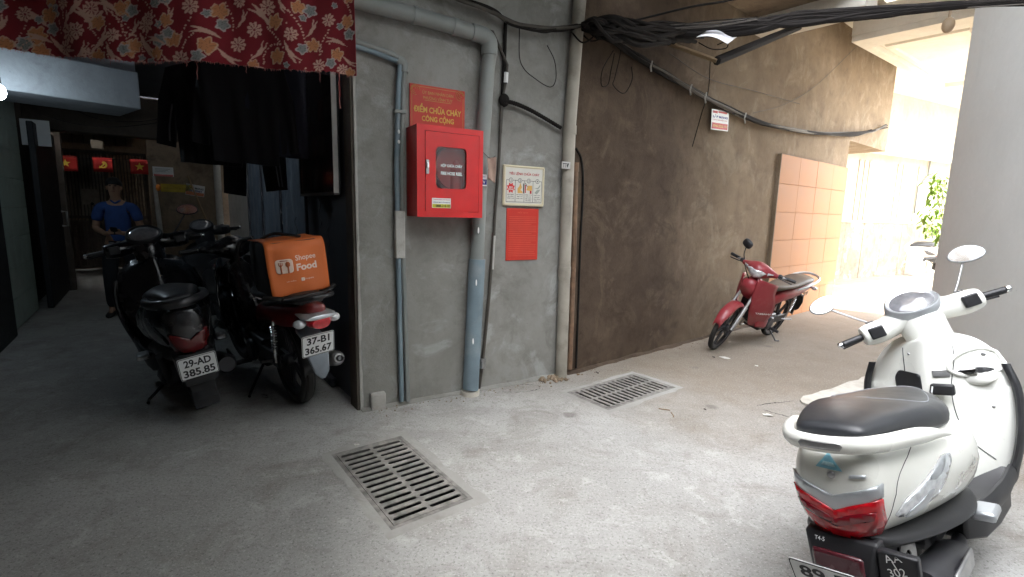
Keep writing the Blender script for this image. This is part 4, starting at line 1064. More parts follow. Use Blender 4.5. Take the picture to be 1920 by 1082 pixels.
    for k, x, y, s, a in allm:
        dx, dy = X - x, Yp - y
        m0 = (np.abs(dx) < s * 1.3) & (np.abs(dy) < s * 1.3)
        if not m0.any(): continue
        ca, sa = math.cos(R(a)), math.sin(R(a))
        p, q = (dx * ca + dy * sa) / s, (-dx * sa + dy * ca) / s
        r = np.hypot(p, q); th = np.arctan2(q, p)
        if k == 'rose':
            edge = .82 + .12 * np.cos(9 * th); m_ = m0 & (r < edge)
            C[m_] = cream
            C[m_ & (r > .25) & (r < .66) & (np.cos(9 * th + 3.1) > .45)] = rosec
            C[m_ & (r < .16)] = rosec
        elif k == 'orange':
            edge = .54 + .24 * np.abs(np.cos(2.5 * th + .8)) + .06 * np.sin(7 * th); m_ = m0 & (r < edge)
            C[m_] = orl; C[m_ & (r < edge * .82)] = orange
            C[m_ & (np.abs(np.sin(3.5 * th + r * 3)) < .16) & (r < .6)] = orange * .6
        elif k == 'bud':
            edge = .75 + .12 * np.cos(5 * th); m_ = m0 & (r < edge)
            C[m_] = lgrey; C[m_ & (r < edge * .75)] = grey; C[m_ & (np.abs(np.sin(4 * th + 5 * r)) < .25) & (r < .55)] = grey * .45
        else:
            # a tapering swallow-tailed leaf lying along p: tail at -1, tip at +1
            bend = .22 * (p * p - .4); w_ = .05 + .17 * np.clip((1 - p) / 1.7, 0, 1); qq = q - bend
            m_ = m0 & (p > -.85) & (p < .95) & (np.abs(qq) < w_ * np.clip((.97 - p) * 3, 0, 1))
            notch = (p < -.35) & (np.abs(qq) < (-.35 - p) * .32)
            m_ &= ~notch
            C[m_] = cream * .95
    for x, y, s in dots + [(x, y - 140, s) for x, y, s in dots] + [(x - 330, y + 4, s) for x, y, s in dots if x > 190]:
        m_ = (X - x) ** 2 + (Yp - y) ** 2 < (s * 1.15) ** 2
        C[m_] = cream
    d, n = pl.d, pl.n
    VX = PA.x + d.x * UU + n.x * OFF; VY = PA.y + d.y * UU + n.y * OFF
    vs = np.stack([VX - PA.x, VY - PA.y, ZZ - 2.8], -1).reshape(-1, 3)
    idx = np.arange((NU + 1) * (NV + 1)).reshape(NU + 1, NV + 1)
    f = np.stack([idx[:-1, :-1], idx[1:, :-1], idx[1:, 1:], idx[:-1, 1:]], -1).reshape(-1, 4)
    me = bpy.data.meshes.new('printed_fabric'); me.from_pydata(vs.tolist(), [], f.tolist())
    ca_ = me.color_attributes.new('print', 'FLOAT_COLOR', 'POINT')
    ca_.data.foreach_set('color', np.concatenate([C.reshape(-1, 3), np.ones((C.size // 3, 1))], 1).astype(np.float32).ravel())
    me.polygons.foreach_set('use_smooth', [True] * len(me.polygons))
    mt, nt, bs, N, L = new_mat('floral_print')
    at_ = N.new('ShaderNodeAttribute'); at_.attribute_name = 'print'
    L.new(at_.outputs['Color'], bs.inputs['Base Color']); bs.inputs['Roughness'].default_value = .9; bs.inputs['Sheen Weight'].default_value = .15
    nz = N.new('ShaderNodeTexNoise'); nz.inputs['Scale'].default_value = 320; bp = N.new('ShaderNodeBump'); bp.inputs['Strength'].default_value = .25; bp.inputs['Distance'].default_value = .003
    tc = N.new('ShaderNodeTexCoord'); L.new(tc.outputs['Object'], nz.inputs['Vector']); L.new(nz.outputs['Fac'], bp.inputs['Height']); L.new(bp.outputs[0], bs.inputs['Normal'])
    me.materials.append(mt)
    o = bpy.data.objects.new('printed_fabric', me); COL.objects.link(o); o.parent = root
    md = o.modifiers.new('solid', 'SOLIDIFY'); md.thickness = .002
    # frayed threads
    rr = random.Random(3)
    tm = mat('thread_pink', (.42, .16, .14), .9); tr_ = mat('thread_red', (.20, .02, .02), .9)
    for px, ln in ((362, .03), (380, .09), (458, .035), (598, .05), (634, .18), (633, .12), (300, .02), (215, .03), (120, .02)):
        u, z = uv(px, 124); i = int(u / LA * NU)
        p = V((VX[i, 0] - PA.x, VY[i, 0] - PA.y, hz_[i] - 2.8))
        P = [p + V((0, 0, .004))]
        for k in range(6): p = p + V(((rr.random() - .5) * .008, -.001, -ln / 6)); P.append(p)
        b = MB(); b.tube(P, .0012 if ln < .1 else .002, 4); b.build('loose_thread', tm if px != 633 else tr_, root)
    bb = MB()
    for k in range(420):
        i = rr.randrange(NU); p = V((VX[i, 0] - PA.x, VY[i, 0] - PA.y, hz_[i] - 2.8))
        bb.tube([p + V((0, 0, .003)), p + V(((rr.random() - .5) * .01, (rr.random() - .5) * .006, -.003 - .009 * rr.random()))], .0007, 3)
    fz = bb.build('frayed_hem', tm, root); fz['kind'] = 'stuff'
    b = MB(); b.tube([V((-.3, -.03, -.165)), V((LA * d.x + .05, LA * d.y + .05 * 0, -.165))], .006, 6); b.build('hanging_cord', M_cable, root)
cloth()

# ================================================================== GARMENTS ON THE LINE
def garment(name, label, outline, org, axis, mats, seed, stripes=(), thick=.05, group=None):
    """a limp garment: outline in (x, z) metres below the hanging point; real front and back with folds"""
    ax = V(axis).normalized(); nn = V((ax.y, -ax.x, 0))
    mm = Matrix((ax, nn, V((0, 0, 1)))).transposed().to_4x4(); mm.translation = org
    root = empty_mx(name, mm); tag(root, label, 'garment', group)
    poly = dense(outline, .02)
    vs2, fs = cdt_mesh([poly], .024)
    zmin = min(z for x, z in vs2); 
    def fold(x, z, s):
        k = min(1, (-z) / .3)
        return s * thick * .5 * (.35 + .65 * abs(math.cos(x * 9 + seed))) + k * (.02 * math.sin(x * 34 + seed * 2 + z * 3) + .012 * math.sin(x * 61 + z * 5 + seed))
    bset = set()
    b = MB()
    for s in (-1, 1):
        b.add([(x, fold(x, z, s) if True else 0, z) for x, z in vs2], fs if s > 0 else [tuple(reversed(f)) for f in fs])
    n = len(vs2); np_ = len(poly)
    b.f += [(i, (i + 1) % np_, (i + 1) % np_ + n, i + n) for i in range(np_)]
    me = b.build('fabric', mats[0], root, ang=80)
    for (pts, w) in stripes:
        P = spline([V((x, fold(x, z, 1) + .004, z)) for x, z in pts], 6); bb = MB()
        L_ = [p + V((w / 2, 0, 0)) for p in P]; R_ = [p - V((w / 2, 0, 0)) for p in P]; k = len(P)
        bb.add(L_ + R_, [(i, i + 1, k + i + 1, k + i) for i in range(k - 1)]); bb.build('stripe', mats[1], root, solid=.001)
    b = MB(); b.tube([(0, 0, -.02), (0, 0, .05)] + [(0, .02 * math.sin(a * .5), .05 + .03 * (1 - math.cos(a * .5))) for a in range(7)], .003, 5); b.build('hanger_hook', M_steel, root)
    return root
M_gb = mat('cloth_black', (.008, .008, .010), .95, bump=.1, bscale=300)
M_gn = mat('cloth_navy', (.012, .014, .024), .95, bump=.1, bscale=300)
M_gs = mat('cloth_grey_stripe', (.16, .17, .19), .9)
jacket = [(-.07, 0), (.07, 0), (.25, -.06), (.31, -.30), (.33, -.62), (.22, -.64), (.21, -.35), (.20, -.72), (-.20, -.70), (-.21, -.35), (-.23, -.60), (-.33, -.58), (-.31, -.28), (-.25, -.06)]
trous = [(-.17, 0), (.17, 0), (.21, -.35), (.22, -.80), (.07, -.82), (.02, -.34), (-.03, -.34), (-.08, -.86), (-.22, -.84), (-.20, -.35)]
shirt = [(-.06, 0), (.06, 0), (.22, -.05), (.30, -.30), (.20, -.33), (.19, -.62), (-.19, -.60), (-.20, -.33), (-.29, -.28), (-.22, -.05)]
AX = (.95, .30, 0)
garment('hanging_jacket', 'black jacket hanging on the line, leftmost of the dark clothes', jacket, at(385, 118, 3.75), AX, (M_gb, M_gs), 1, [([(-.225, -.30), (-.25, -.45), (-.255, -.56)], .012)])
garment('hanging_trousers', 'black track trousers with pale side stripes hanging on the line', trous, at(470, 150, 3.9), AX, (M_gb, M_gs), 2, [([(.13, -.38), (.15, -.6), (.17, -.78)], .010), ([(.155, -.38), (.175, -.6), (.19, -.78)], .010)])
garment('hanging_shirt', 'dark navy shirt hanging on the line nearest the poster case', shirt, at(540, 128, 3.65), AX, (M_gn, M_gs), 3)
garment('hanging_jacket', 'black coat hanging on the line above the striped trousers', jacket, at(455, 105, 3.55), AX, (M_gb, M_gs), 5)
cable([at(300, 112, 3.9), at(420, 106, 3.7), at(560, 122, 3.6), at(645, 118, 3.35)], .004, M_cable, 'clothes_line', 'thin clothes line holding the dark garments')

# ---- glazed poster case on the side wall
pc = empty_mx('poster_case', W3.frame(W3.pt(0, 0, 0))); tag(pc, 'dark glazed poster case with a pale metal edge on the side wall', 'poster case')
ta, tb, za_, zb_ = .20, 1.08, 1.39, 2.25
b = MB(); b.box(((ta + tb) / 2, .045, (za_ + zb_) / 2), (tb - ta, .03, zb_ - za_)); b.build('backing', mat('poster_dark', (.02, .02, .022), .5), pc, smooth=False)
b = MB()
for x0, x1, z0, z1 in ((ta, tb, za_ - .012, za_ + .008), (tb - .02, tb, za_, zb_), (ta, tb, zb_ - .01, zb_ + .012)): b.box(((x0 + x1) / 2, .055, (z0 + z1) / 2), (x1 - x0, .035, z1 - z0))
b.build('frame', mat('frame_dark', (.09, .085, .08), .5), pc, smooth=False)
b = MB(); b.box((ta - .004, .06, (za_ + zb_) / 2), (.012, .03, zb_ - za_)); b.build('pale_edge', mat('aluminium_edge', (.55, .53, .50), .4), pc, smooth=False)
for i in range(5):
    for j in range(3):
        b = MB(); b.box((ta + .11 + i * .165, .0625, za_ + .10 + j * .22), (.11 + .02 * ((i * 7 + j) % 3), .003, .13)); b.build('print', mat('print_%d' % ((i + j) % 3), ((.10, .05, .045), (.06, .065, .07), (.11, .10, .085))[(i + j) % 3], .6, var=.5, scale=40), pc, smooth=False)
b = MB(); b.box(((ta + tb) / 2, .068, (za_ + zb_) / 2), (tb - ta - .03, .003, zb_ - za_ - .02)); b.build('glass', M_glass, pc, smooth=False)

# ================================================================== BACK OF THE LEFT PASSAGE
gt = empty_mx('barred_gate', W3.frame(W3.pt(8.8, 0, 0))); tag(gt, 'tall brown barred metal gate closing the back of the left passage', 'gate')
GM_ = Matrix(((0, 1, 0, 0), (1, 0, 0, 0), (0, 0, 1, 0), (0, 0, 0, 1)))  # local: x across passage (off), z up
M_gate = mat('gate_brown', (.10, .075, .055), .6, var=.3, dirt=.4); M_gsh = mat('gate_sheet', (.30, .25, .19), .65, var=.2, dirt=.5)
X0, X1 = 1.02, 2.27
b = MB()
for x in (X0 + .02, 1.62, X1 - .02): b.box((0, x, 1.1), (.05, .05, 2.2))
for z in (.12, .92, 1.02, 2.18): b.box((0, (X0 + X1) / 2, z), (.045, X1 - X0, .05))
b.build('gate_frame', M_gate, gt, smooth=False)
b = MB(); b.box((.02, 1.95, 1.58), (.006, .58, 1.08)); b.build('upper_sheet', M_gsh, gt, smooth=False)
b = MB(); b.box((.02, 1.66, .55), (.006, 1.2, .82)); b.build('lower_sheet', M_gate, gt, smooth=False)
b = MB(); b.box((-.012, 1.88, 1.38), (.03, .24, .28)); b.build('lock_plate', M_gsh, gt, bevel=.004)
b = MB(); b.ball((-.03, 1.86, 1.26), .025); b.build('keyhole', M_ink, gt)
bar0 = None
for k in range(26):
    x = X0 + .06 + k * .047
    if bar0 is None:
        b = MB(); b.tube([(0, 0, .14), (0, 0, 2.16)], .009, 6); bar0 = b.build('bar', M_gate, gt)
        o = bar0
    else:
        o = bar0.copy(); COL.objects.link(o); o.parent = gt
    o.location = (-.015, x, 0)
b = MB(); b.box((.1, 1.75, 2.5), (.02, 1.1, .36)); b.build('transom_panel', M_gsh, gt, smooth=False)
for k in range(7):
    b = MB(); b.box((.08, 1.3 + k * .15, 2.5), (.02, .012, .36)); b.build('transom_rib', M_gate, gt, smooth=False)
# flags on a string
M_flag = mat('flag_red', (.50, .025, .02), .8, var=.1); M_star = mat('flag_yellow', (.75, .50, .06), .7)
def star(c, r):
    return [(c[0] + (r if k % 2 == 0 else r * .4) * math.sin(math.pi * k / 5), c[1] + (r if k % 2 == 0 else r * .4) * math.cos(math.pi * k / 5)) for k in range(10)]
FL = [('yellow-star red flag at the left end of the string before the gate', (123, 306), 0), ('red flag with hammer and sickle in the middle of the string', (193, 309), 1), ('yellow-star red flag at the right end of the string before the gate', (262, 313), 0)]
YF = 7.6
for lab, (px, py), kind in FL:
    c = at(px, py, YF)
    x = V((.81, .59, 0)); mm = Matrix((x, V((x.y, -x.x, 0)), V((0, 0, 1)))).transposed().to_4x4(); mm.translation = c
    o = empty_mx('small_flag', mm); tag(o, lab, 'flag', 'red flags on a string before the gate')
    b = MB(); w_, h_ = (.27, .23) if px < 150 else (.23, .21)
    b.grid(lambda u, v: ((u - .5) * w_, .012 * math.sin(u * 6 + px), (v - .5) * h_), 10, 4); b.build('fabric', M_flag, o, solid=.002)
    if kind == 0:
        polyf(o, star((0, 0), .062), M_star, .022, 'star')
    else:
        P = []
        for k in range(15):
            a = R(-150 + k * 17); P.append((.052 * math.cos(a), .052 * math.sin(a)))
        for k in range(15):
            a = R(-150 + (14 - k) * 17); P.append((-.010 + .042 * math.cos(a) * .95, .006 + .042 * math.sin(a)))
        polyf(o, P, M_star, .022, 'sickle')
        polyf(o, [(-.05, -.045), (-.038, -.056), (.03, .012), (.018, .024)], M_star, .0225, 'hammer_handle')
        polyf(o, [(-.012, .028), (.012, .052), (.034, .03), (.01, .006)][:4], M_star, .023, 'hammer_head')
cable([at(95, 288, YF), at(160, 297, YF), at(230, 299, YF), at(292, 298, YF)], .003, M_cableg, 'flag_string', 'string carrying the three red flags')
# notices and pipe on the tan wall (its face looks down the passage)
FT = W3.pt(6.35, 0, 0)
tx = W3.n.to_3d() * -1      # to the right in the picture
ty = -W3.d.to_3d()          # towards the viewer
def tan_px(px, py, off=.01):
    d = ray(px, py); n2 = ty.to_2d(); t = (FT.to_2d() + n2 * off).dot(n2) / d.to_2d().dot(n2)
    return V((d.x * t, d.y * t, CAMH + d.z * t))
def tan_sign(name, label, px, py, w, h, material, rot=0., off=.012):
    mm = Matrix((tx, ty, V((0, 0, 1)))).transposed().to_4x4(); mm.translation = tan_px(px, py, off)
    o = empty_mx(name, mm @ Matrix.Rotation(R(rot), 4, 'Y')); tag(o, label, 'sign')
    b = MB(); b.box((0, 0, 0), (w, .006, h)); b.build('plate', material, o, smooth=False); return o
o = tan_sign('wall_notice', 'white notice with pink lower edge on the tan wall', 306, 322, .26, .14, M_white)
bar(o, -.12, -.055, .12, -.055, .03, mat('pink_print', (.6, .16, .15), .6), 'pink_band', y=.004)
for k in range(3): bar(o, -.10, .04 - k * .02, .09 - k * .03, .04 - k * .02, .006, M_gr, 'text_line', y=.004)
o = tan_sign('yellow_sign', 'long mustard yellow sign on the tan wall', 331, 353, .40, .12, mat('mustard', (.42, .31, .03), .6, var=.2))
lettering('KHOAN CẮT BÊ TÔNG', .04, ID, mat('mustard_print', (.28, .20, .02), .6), o, width=.33, lift=.005, bold=.02)
o = tan_sign('tilted_advert', 'tilted white and red advert beside the yellow sign', 366, 357, .25, .17, M_white, rot=8)
bar(o, -.12, -.055, .12, -.055, .05, mat('advert_orange', (.60, .20, .10), .6), 'orange_band', y=.004)
lettering('LẮP MẠNG', .05, TR(.01, .035), M_ink, o, width=.2, lift=.005, bold=.03); lettering('INTERNET', .03, TR(.01, -.01), M_navy, o, width=.17, lift=.005, bold=.03)
b = MB(); b.tube([tan_px(352, 330, .1), tan_px(375, 385, .14), tan_px(400, 440, .22)], .013, 7)
tag(b.build('wooden_stick', mat('stick_wood', (.34, .24, .14), .7)), 'slanting wooden stick leaning on the tan wall', 'stick')
b = MB(); b.tube([W3.pt(6.2, -.05, .12), W3.pt(6.2, 2.3, .12)], .05, 12); tag(b.build('white_pipe', MATS['dirty_white']), 'upright pale pipe in the corner by the tan wall', 'pipe')
b = MB(); b.tube([tan_px(288, 330, .05), tan_px(297, 400, .05), tan_px(306, 470, .05)], [.02, .035, .03], 7)
tag(b.build('gate_post', MATS['dirty_white']), 'weathered pale post at the right end of the gate', 'post')
b = MB(); b.ball((0, 0, 0), (.04, .03, .05)); o = b.build('orange_ribbon', mat('orange_plastic', (.75, .25, .04), .5)); o.location = tan_px(296, 352, .06); tag(o, 'small orange plastic bag tied to the gate post', 'bag')
o = empty_mx('white_rectangle', Matrix.Translation(W3.pt(5.6, 2.32, 2.02))); tag(o, 'bright white rectangle above the black door', 'notice')  # plain white rectangle above the door
b = MB(); b.box((0, 0, 0), (.26, .01, .30), Matrix.Rotation(math.atan2(.59, .81), 4, 'Z')); b.build('paper', M_white, o, smooth=False)
o.location = at(67, 249, 6.1)

# ---- the lit lamp at the left edge
lp = at(-3, 172, 3.98)
lo = empty('bulb_lamp', lp); tag(lo, 'lit cool white bulb at the left edge under the slab', 'lamp')
b = MB(); b.ball((0, 0, 0), (.045, .045, .06)); b.build('bulb', mat('bulb_lit', (1, 1, 1), .5, emit=(.72, .88, 1.0), estr=5.5), lo)
b = MB(); b.tube([(0, 0, .05), (0, 0, .11)], .022, 10); b.tube([(0, 0, .1), (0, 0, 2.78 - lp.z)], .004, 5); b.build('socket_and_cord', M_black, lo)
# ================================================================== TWO-WHEELERS
M_wpaint = mat('pearl_white', (.78, .78, .72), .28, var=.02, scale=3, coat=.5, dirt=.12, dirtcol=(.5, .47, .40))
M_bpaint = mat('gloss_black', (.012, .012, .014), .25, var=.1, coat=.5)
M_gpaint = mat('graphite', (.03, .03, .033), .35, var=.1, coat=.3)
M_rpaint = mat('bike_red', (.24, .022, .03), .48, var=.12, scale=5, coat=.25, dirt=.5, dirtcol=(.22, .12, .10))
M_drpaint = mat('dark_red_paint', (.16, .012, .012), .3, var=.08, coat=.4)
M_seat = mat('seat_vinyl', (.028, .030, .034), .38, var=.12, bump=.05, bscale=400)
M_seatb = mat('seat_dusty', (.075, .058, .045), .5, var=.2, dirt=.5, dirtcol=(.20, .15, .11))
M_rlens = mat('red_lens', (.42, .006, .012), .12, var=.35, scale=30, coat=.8)
M_clens = mat('clear_lens', (.62, .64, .66), .1, var=.25, scale=40, coat=.8, metal=.35)
M_alens = mat('amber_lens', (.75, .25, .03), .15, var=.2, coat=.6)
M_silver = mat('silver_paint', (.48, .50, .52), .3, metal=.6, var=.05)
M_mirror = mat('mirror_glass', (.85, .87, .88), .04, metal=1., var=.01)
M_dash = mat('dash_glass', (.16, .16, .17), .08, var=.2, scale=30, coat=1.)
M_plate = mat('plate_white', (.74, .75, .74), .4, var=.03)
M_alloy = mat('alloy_dark', (.05, .05, .055), .4, metal=.5, var=.1)
M_blue = mat('sticker_blue', (.22, .50, .62), .4, var=.06)
M_grabw = M_wpaint

def steer_m(st, o=(1.0, 0, .8), rake=26):
    k = V((-math.sin(R(rake)), 0, math.cos(R(rake))))
    return Matrix.Translation(o) @ Matrix.Rotation(st, 4, k) @ Matrix.Translation(-V(o))
def sec(x, hw, zt, zb, e=2.6, n=32, tuck=0., yc=0.):
    zc, hh = (zt + zb) / 2, (zt - zb) / 2; out = []
    for k in range(n):
        a = 2 * math.pi * k / n; c, s = math.cos(a), math.sin(a)
        y = hw * math.copysign(abs(c) ** (2 / e), c); z = hh * math.copysign(abs(s) ** (2 / e), s)
        if s < 0: y *= 1 - tuck * (-z / hh)
        out.append(V((x, yc + y, zc + z)))
    return out
def loft_x(rows, e=2.6, n=32, sub=5, tuck=0.):
    """smooth body through rows of (x, half width, top, bottom)"""
    P = spline([V(r).to_4d() if len(r) == 3 else V(r) for r in [V((a, b, c, d)) for a, b, c, d in rows]], sub)
    return [sec(p[0], max(.004, p[1]), p[2], p[3], e, n, tuck) for p in P]
def wheel(root, cx, r, w, mx=None, alloy=M_alloy, spokes=5, disc=True, wire=False):
    mm = (mx or Matrix.Identity(4)) @ Matrix.Translation((cx, 0, r)) @ Matrix.Rotation(R(90), 4, 'X')
    b = MB(); b.lathe([(.028, -.055), (.045, -.04), (.045, .04), (.028, .055)], 16, mm); hub = b.build('wheel', alloy, root)
    ri = r - w * .85
    b = MB(); pr = []
    for k in range(25):
        a = R(-125 + 250 * k / 24); rr = (r - w * .52) + w * .52 * math.cos(a); hh = w * .5 * math.sin(a) * 1.02
        if k in (9, 15): rr -= .004
        if 3 < k < 21 and k % 3 == 0: rr -= .0025
        pr.append((rr, hh))
    b.lathe(pr, 56, mm, closed=True); b.build('tyre', M_rubber, hub)
    b = MB(); b.lathe([(ri + .012, -w * .38), (ri - .014, -w * .34), (ri - .018, 0), (ri - .014, w * .34), (ri + .012, w * .38), (ri - .002, 0)], 40, mm, closed=True)
    if wire:
        for k in range(18):
            a = 2 * math.pi * k / 18; s = 1 if k % 2 else -1
            b.tube([(.04 * math.cos(a + .9 * s), .04 * math.sin(a + .9 * s), .03 * s), ((ri - .012) * math.cos(a), (ri - .012) * math.sin(a), 0)], .0022, 5, mx=mm)
    else:
        for k in range(spokes):
            for dd in (-.12, .12):
                a = 2 * math.pi * k / spokes
                b.tube([(.035 * math.cos(a + dd * 3), .035 * math.sin(a + dd * 3), 0), ((ri - .012) * math.cos(a + dd), (ri - .012) * math.sin(a + dd), 0)], [.013, .009], 6, mx=mm)
    b.build('rim', alloy, hub)
    if disc:
        b = MB(); b.lathe([(.045, .05), (.10, .05), (.10, .054), (.045, .054)], 28, mm, closed=True); b.build('brake_disc', M_steel, hub)
    return hub
def plate(root, c, lines, tilt, yaw=0., w=.19, h=.14):
    """number plate facing backwards; tilt = top edge leaning forward"""
    mm = Matrix.Translation(c) @ Matrix.Rotation(R(90 + 180), 4, 'Z') @ Matrix.Rotation(R(yaw), 4, 'Z') @ Matrix.Rotation(R(-tilt), 4, 'X')
    # local: x right as seen from behind, y out of the plate (backwards), z up
    mm = Matrix.Translation(c) @ Matrix(((0, -1, 0, 0), (-1, 0, 0, 0), (0, 0, 1, 0), (0, 0, 0, 1))) @ Matrix.Rotation(R(yaw), 4, 'Z') @ Matrix.Rotation(R(-tilt), 4, 'X')
    b = MB(); b.prism(round_poly(rect(w, h), .012, 4), -.001, .001)
    b.xform(mm @ Matrix.Rotation(R(90), 4, 'X')); o = b.build('number_plate', M_plate, root, smooth=False)
    b = MB(); vs2, fs = cdt_mesh([round_poly(rect(w - .004, h - .004), .011, 4)], 0, [round_poly(rect(w - .011, h - .011), .009, 4)])
    b.add([(x, .0022, z) for x, z in vs2], fs, mm); b.build('plate_border', M_ink, o, smooth=False)
    if len(lines) > 0: lettering(lines[0], .048, mm @ TR(0, .031), M_ink, o, width=w * (.70 if len(lines[0]) < 6 else .74), bold=.03, lift=.0025)
    if len(lines) > 1: lettering(lines[1], .048, mm @ TR(0, -.031), M_ink, o, width=w * .82, bold=.03, lift=.0025)
    return o
def place(root, x, y, hd, lean, sc=1.): root.location = (x, y, 0); root.rotation_euler = (-R(lean), 0, R(hd)); root.scale = (sc, sc, sc)
def dome(b, c, rx, ry, rz, mx, n=16): b.ball(c, (rx, ry, rz), n, 10, mx=mx)

def scooter(name, label, cat, pos, hd, lean, steer=0., body=M_wpaint, inner=None, seat=M_seat, pl=(), detail=False, tailw=1., group=None, mirrors=(1, 1), lens=M_rlens, sc=1.):
    root = empty(name); tag(root, label, cat, group); place(root, *pos, hd, lean, sc)
    inner = inner or body
    S = steer_m(R(steer))
    wheel(root, 0, .232, .095); wheel(root, 1.27, .24, .09, S)
    # ---- tail body
    rows = [(-.412, .06 * tailw, .685, .53), (-.402, .096 * tailw, .722, .488), (-.375, .118 * tailw, .742, .465), (-.30, .145 * tailw, .752, .448), (-.15, .188 * tailw, .757, .43), (.06, .226 * tailw, .752, .405), (.25, .236 * tailw, .730, .385), (.40, .205, .68, .375), (.50, .135, .61, .38), (.57, .06, .54, .40)]
    b = MB(); b.loft(loft_x(rows, 2.9, 40, 5, tuck=.16)); bv = b.bvh(); bo = b.build('tail_body', body, root, ang=50)
    def seam(bvh_, pts, o, ux, uy, d, par, r_=.0022, nm='panel_seam'):
        Q = project([tuple(q) for q in spline([V(q_) for q_ in pts], 8)], bvh_, o, ux, uy, d, .0002); Q = [q for q in Q if q is not None]
        if len(Q) > 3: bb = MB(); bb.tube(Q, r_, 5); bb.build(nm, M_black, par)
    if detail:
        for s in (-1, 1):
            seam(bv, [(-.06, .745), (-.20, .70), (-.285, .655), (-.32, .60), (-.345, .50)], (0, .5 * s, 0), (1, 0, 0), (0, 0, 1), (0, -s, 0), bo, .0013)
        seam(bv, [(-.12, .735), (0, .738), (.12, .735)], (-.7, 0, 0), (0, -1, 0), (0, 0, 1), (1, 0, 0), bo)
    # dark skirt below it
    rows2 = [(-.385, .08 * tailw, .50, .435), (-.33, .125 * tailw, .485, .415), (-.15, .172 * tailw, .465, .375), (.05, .208 * tailw, .45, .345), (.22, .216 * tailw, .44, .33), (.38, .18, .43, .32), (.52, .09, .42, .32)]
    b = MB(); b.loft(loft_x(rows2, 2.6, 36, 5, tuck=.25)); b.build('side_skirt', M_black, root, ang=50)
    BACK = dict(o=(-.5, 0, 0), ux=(0, -1, 0), uy=(0, 0, 1), d=(1, 0, 0))
    tl = [(-.165, .605), (-.08, .582), (0, .553), (.08, .582), (.165, .605), (.158, .535), (.13, .492), (0, .47), (-.13, .492), (-.158, .535)]
    tl = [(x * tailw * .70, z) for x, z in tl]
    lp_ = decal('tail_light', bv, tl, **BACK, material=lens, parent=root, off=.006, thick=.012, step=.015)
    if detail:
        decal('tail_trim', bv, [(-.12, .645), (0, .598), (.12, .645), (.118, .609), (0, .557), (-.118, .609)], **BACK, material=M_silver, parent=root, off=.004, thick=.008, step=.015)
        decal('lens_band', bv, [(-.10, .57), (-.05, .555), (0, .53), (.05, .555), (.10, .57), (.092, .545), (0, .507), (-.092, .545)], **BACK, material=mat('lens_deep', (.16, .004, .01), .12, coat=.8), parent=lp_, off=.014, thick=.003, step=.015)
        decal('triangle_sticker', bv, [(-.038, .682), (.036, .677), (.0, .728)], **BACK, material=M_blue, parent=root, off=.0025, thick=.001, step=.012)
        decal('sticker_bars', bv, [(-.021, .690), (.019, .687), (.012, .699), (-.014, .701)], **BACK, material=mat('sticker_pale', (.45, .66, .72), .4), parent=root, off=.0036, thick=.001, step=.008)
        decal('seat_lock', bv, [(.004 + .011 * math.cos(a * .52), .662 + .011 * math.sin(a * .52)) for a in range(12)], **BACK, material=M_steel, parent=root, off=.004, thick=.006, step=.008)
        decal('badge', bv, [(.05, .660), (.092, .664), (.093, .674), (.052, .670)], **BACK, material=M_silver, parent=root, off=.003, thick=.003, step=.01, rnd_=.004)
    for s in (-1, 1):
        # corner indicators, seen from behind and the side
        d = V((.35, -.937 * s, 0)); ux = V((.937, .35 * s, 0))
        lp2 = [(-.16, -.055), (-.08, -.07), (.05, -.04), (.145, .045), (.15, .068), (.10, .07), (-.115, -.012)]
        if detail or s:
            o_ = V((-.17, .19 * s * tailw, .585))
            q = decal('indicator', bv, lp2, o_, ux, (0, 0, 1), d, M_clens if detail else M_gpaint, root, off=.004, thick=.008, step=.014, rnd_=.012)
            if detail: decal('reflector', bv, [(x * .45 - .045, z * .45 - .042) for x, z in lp2], o_, ux, (0, 0, 1), d, M_silver, q, off=.0095, thick=.002, step=.012)
            if detail: decal('reflector', bv, [(x * .36 + .055, z * .38 + .045) for x, z in lp2], o_, ux, (0, 0, 1), d, M_silver, q, off=.0095, thick=.002, step=.012)
        if detail:
            text_decal(bv, 'Grande', .052, (.10, .2 * s, .56), (1 if s < 0 else -1, 0, .22 if s < 0 else -.22), (0, 0, 1), (0, -s, 0), M_chrome, root, width=.17, bold=.012, off=.004, shear=.35, name='script_badge')
    # ---- seat
    srows = [(-.395, .05, .785, .755), (-.385, .085, .805, .748), (-.35, .108, .818, .742), (-.22, .145, .826, .728), (-.05, .184, .818, .705), (.09, .198, .798, .685), (.21, .182, .786, .67), (.33, .135, .778, .67), (.42, .08, .768, .675), (.50, .045, .752, .67), (.53, .015, .73, .68)]
    if not detail: srows = [(x, w_ * .74, a_, c_) for x, w_, a_, c_ in srows]
    b = MB(); b.loft(loft_x(srows, 3.0, 36, 5)); sv = b.bvh(); so_ = b.build('seat', seat, root, ang=60)
    P = project([(.02, 0), (.08, .145), (.2, .13), (.32, .092), (.43, .05), (.46, 0), (.43, -.05), (.32, -.092), (.2, -.13), (.08, -.145), (.02, -.08), (0, 0)], sv, (0, 0, 1.2), (1, 0, 0), (0, 1, 0), (0, 0, -1), .001)
    if detail and all(p is not None for p in P):
        b = MB(); b.tube(spline(P, 6), .0018, 5); b.build('stitching', mat('stitch_grey', (.30, .31, .33), .7), so_)
    # ---- grab rail round the seat
    half = [(.02, .215, .705), (-.10, .202, .735), (-.22, .175, .752), (-.33, .142, .76), (-.41, .09, .763), (-.435, 0, .763)] if detail else [(.10, .14, .742), (.0, .155, .752), (-.16, .165, .76), (-.29, .145, .766), (-.385, .09, .77), (-.43, 0, .77)]
    P = [V((x, -y * (.5 + .5 * tailw), z)) for x, y, z in half] + [V((x, y * (.5 + .5 * tailw), z)) for x, y, z in reversed(half[:-1])]
    P = spline(P, 6); secs = []
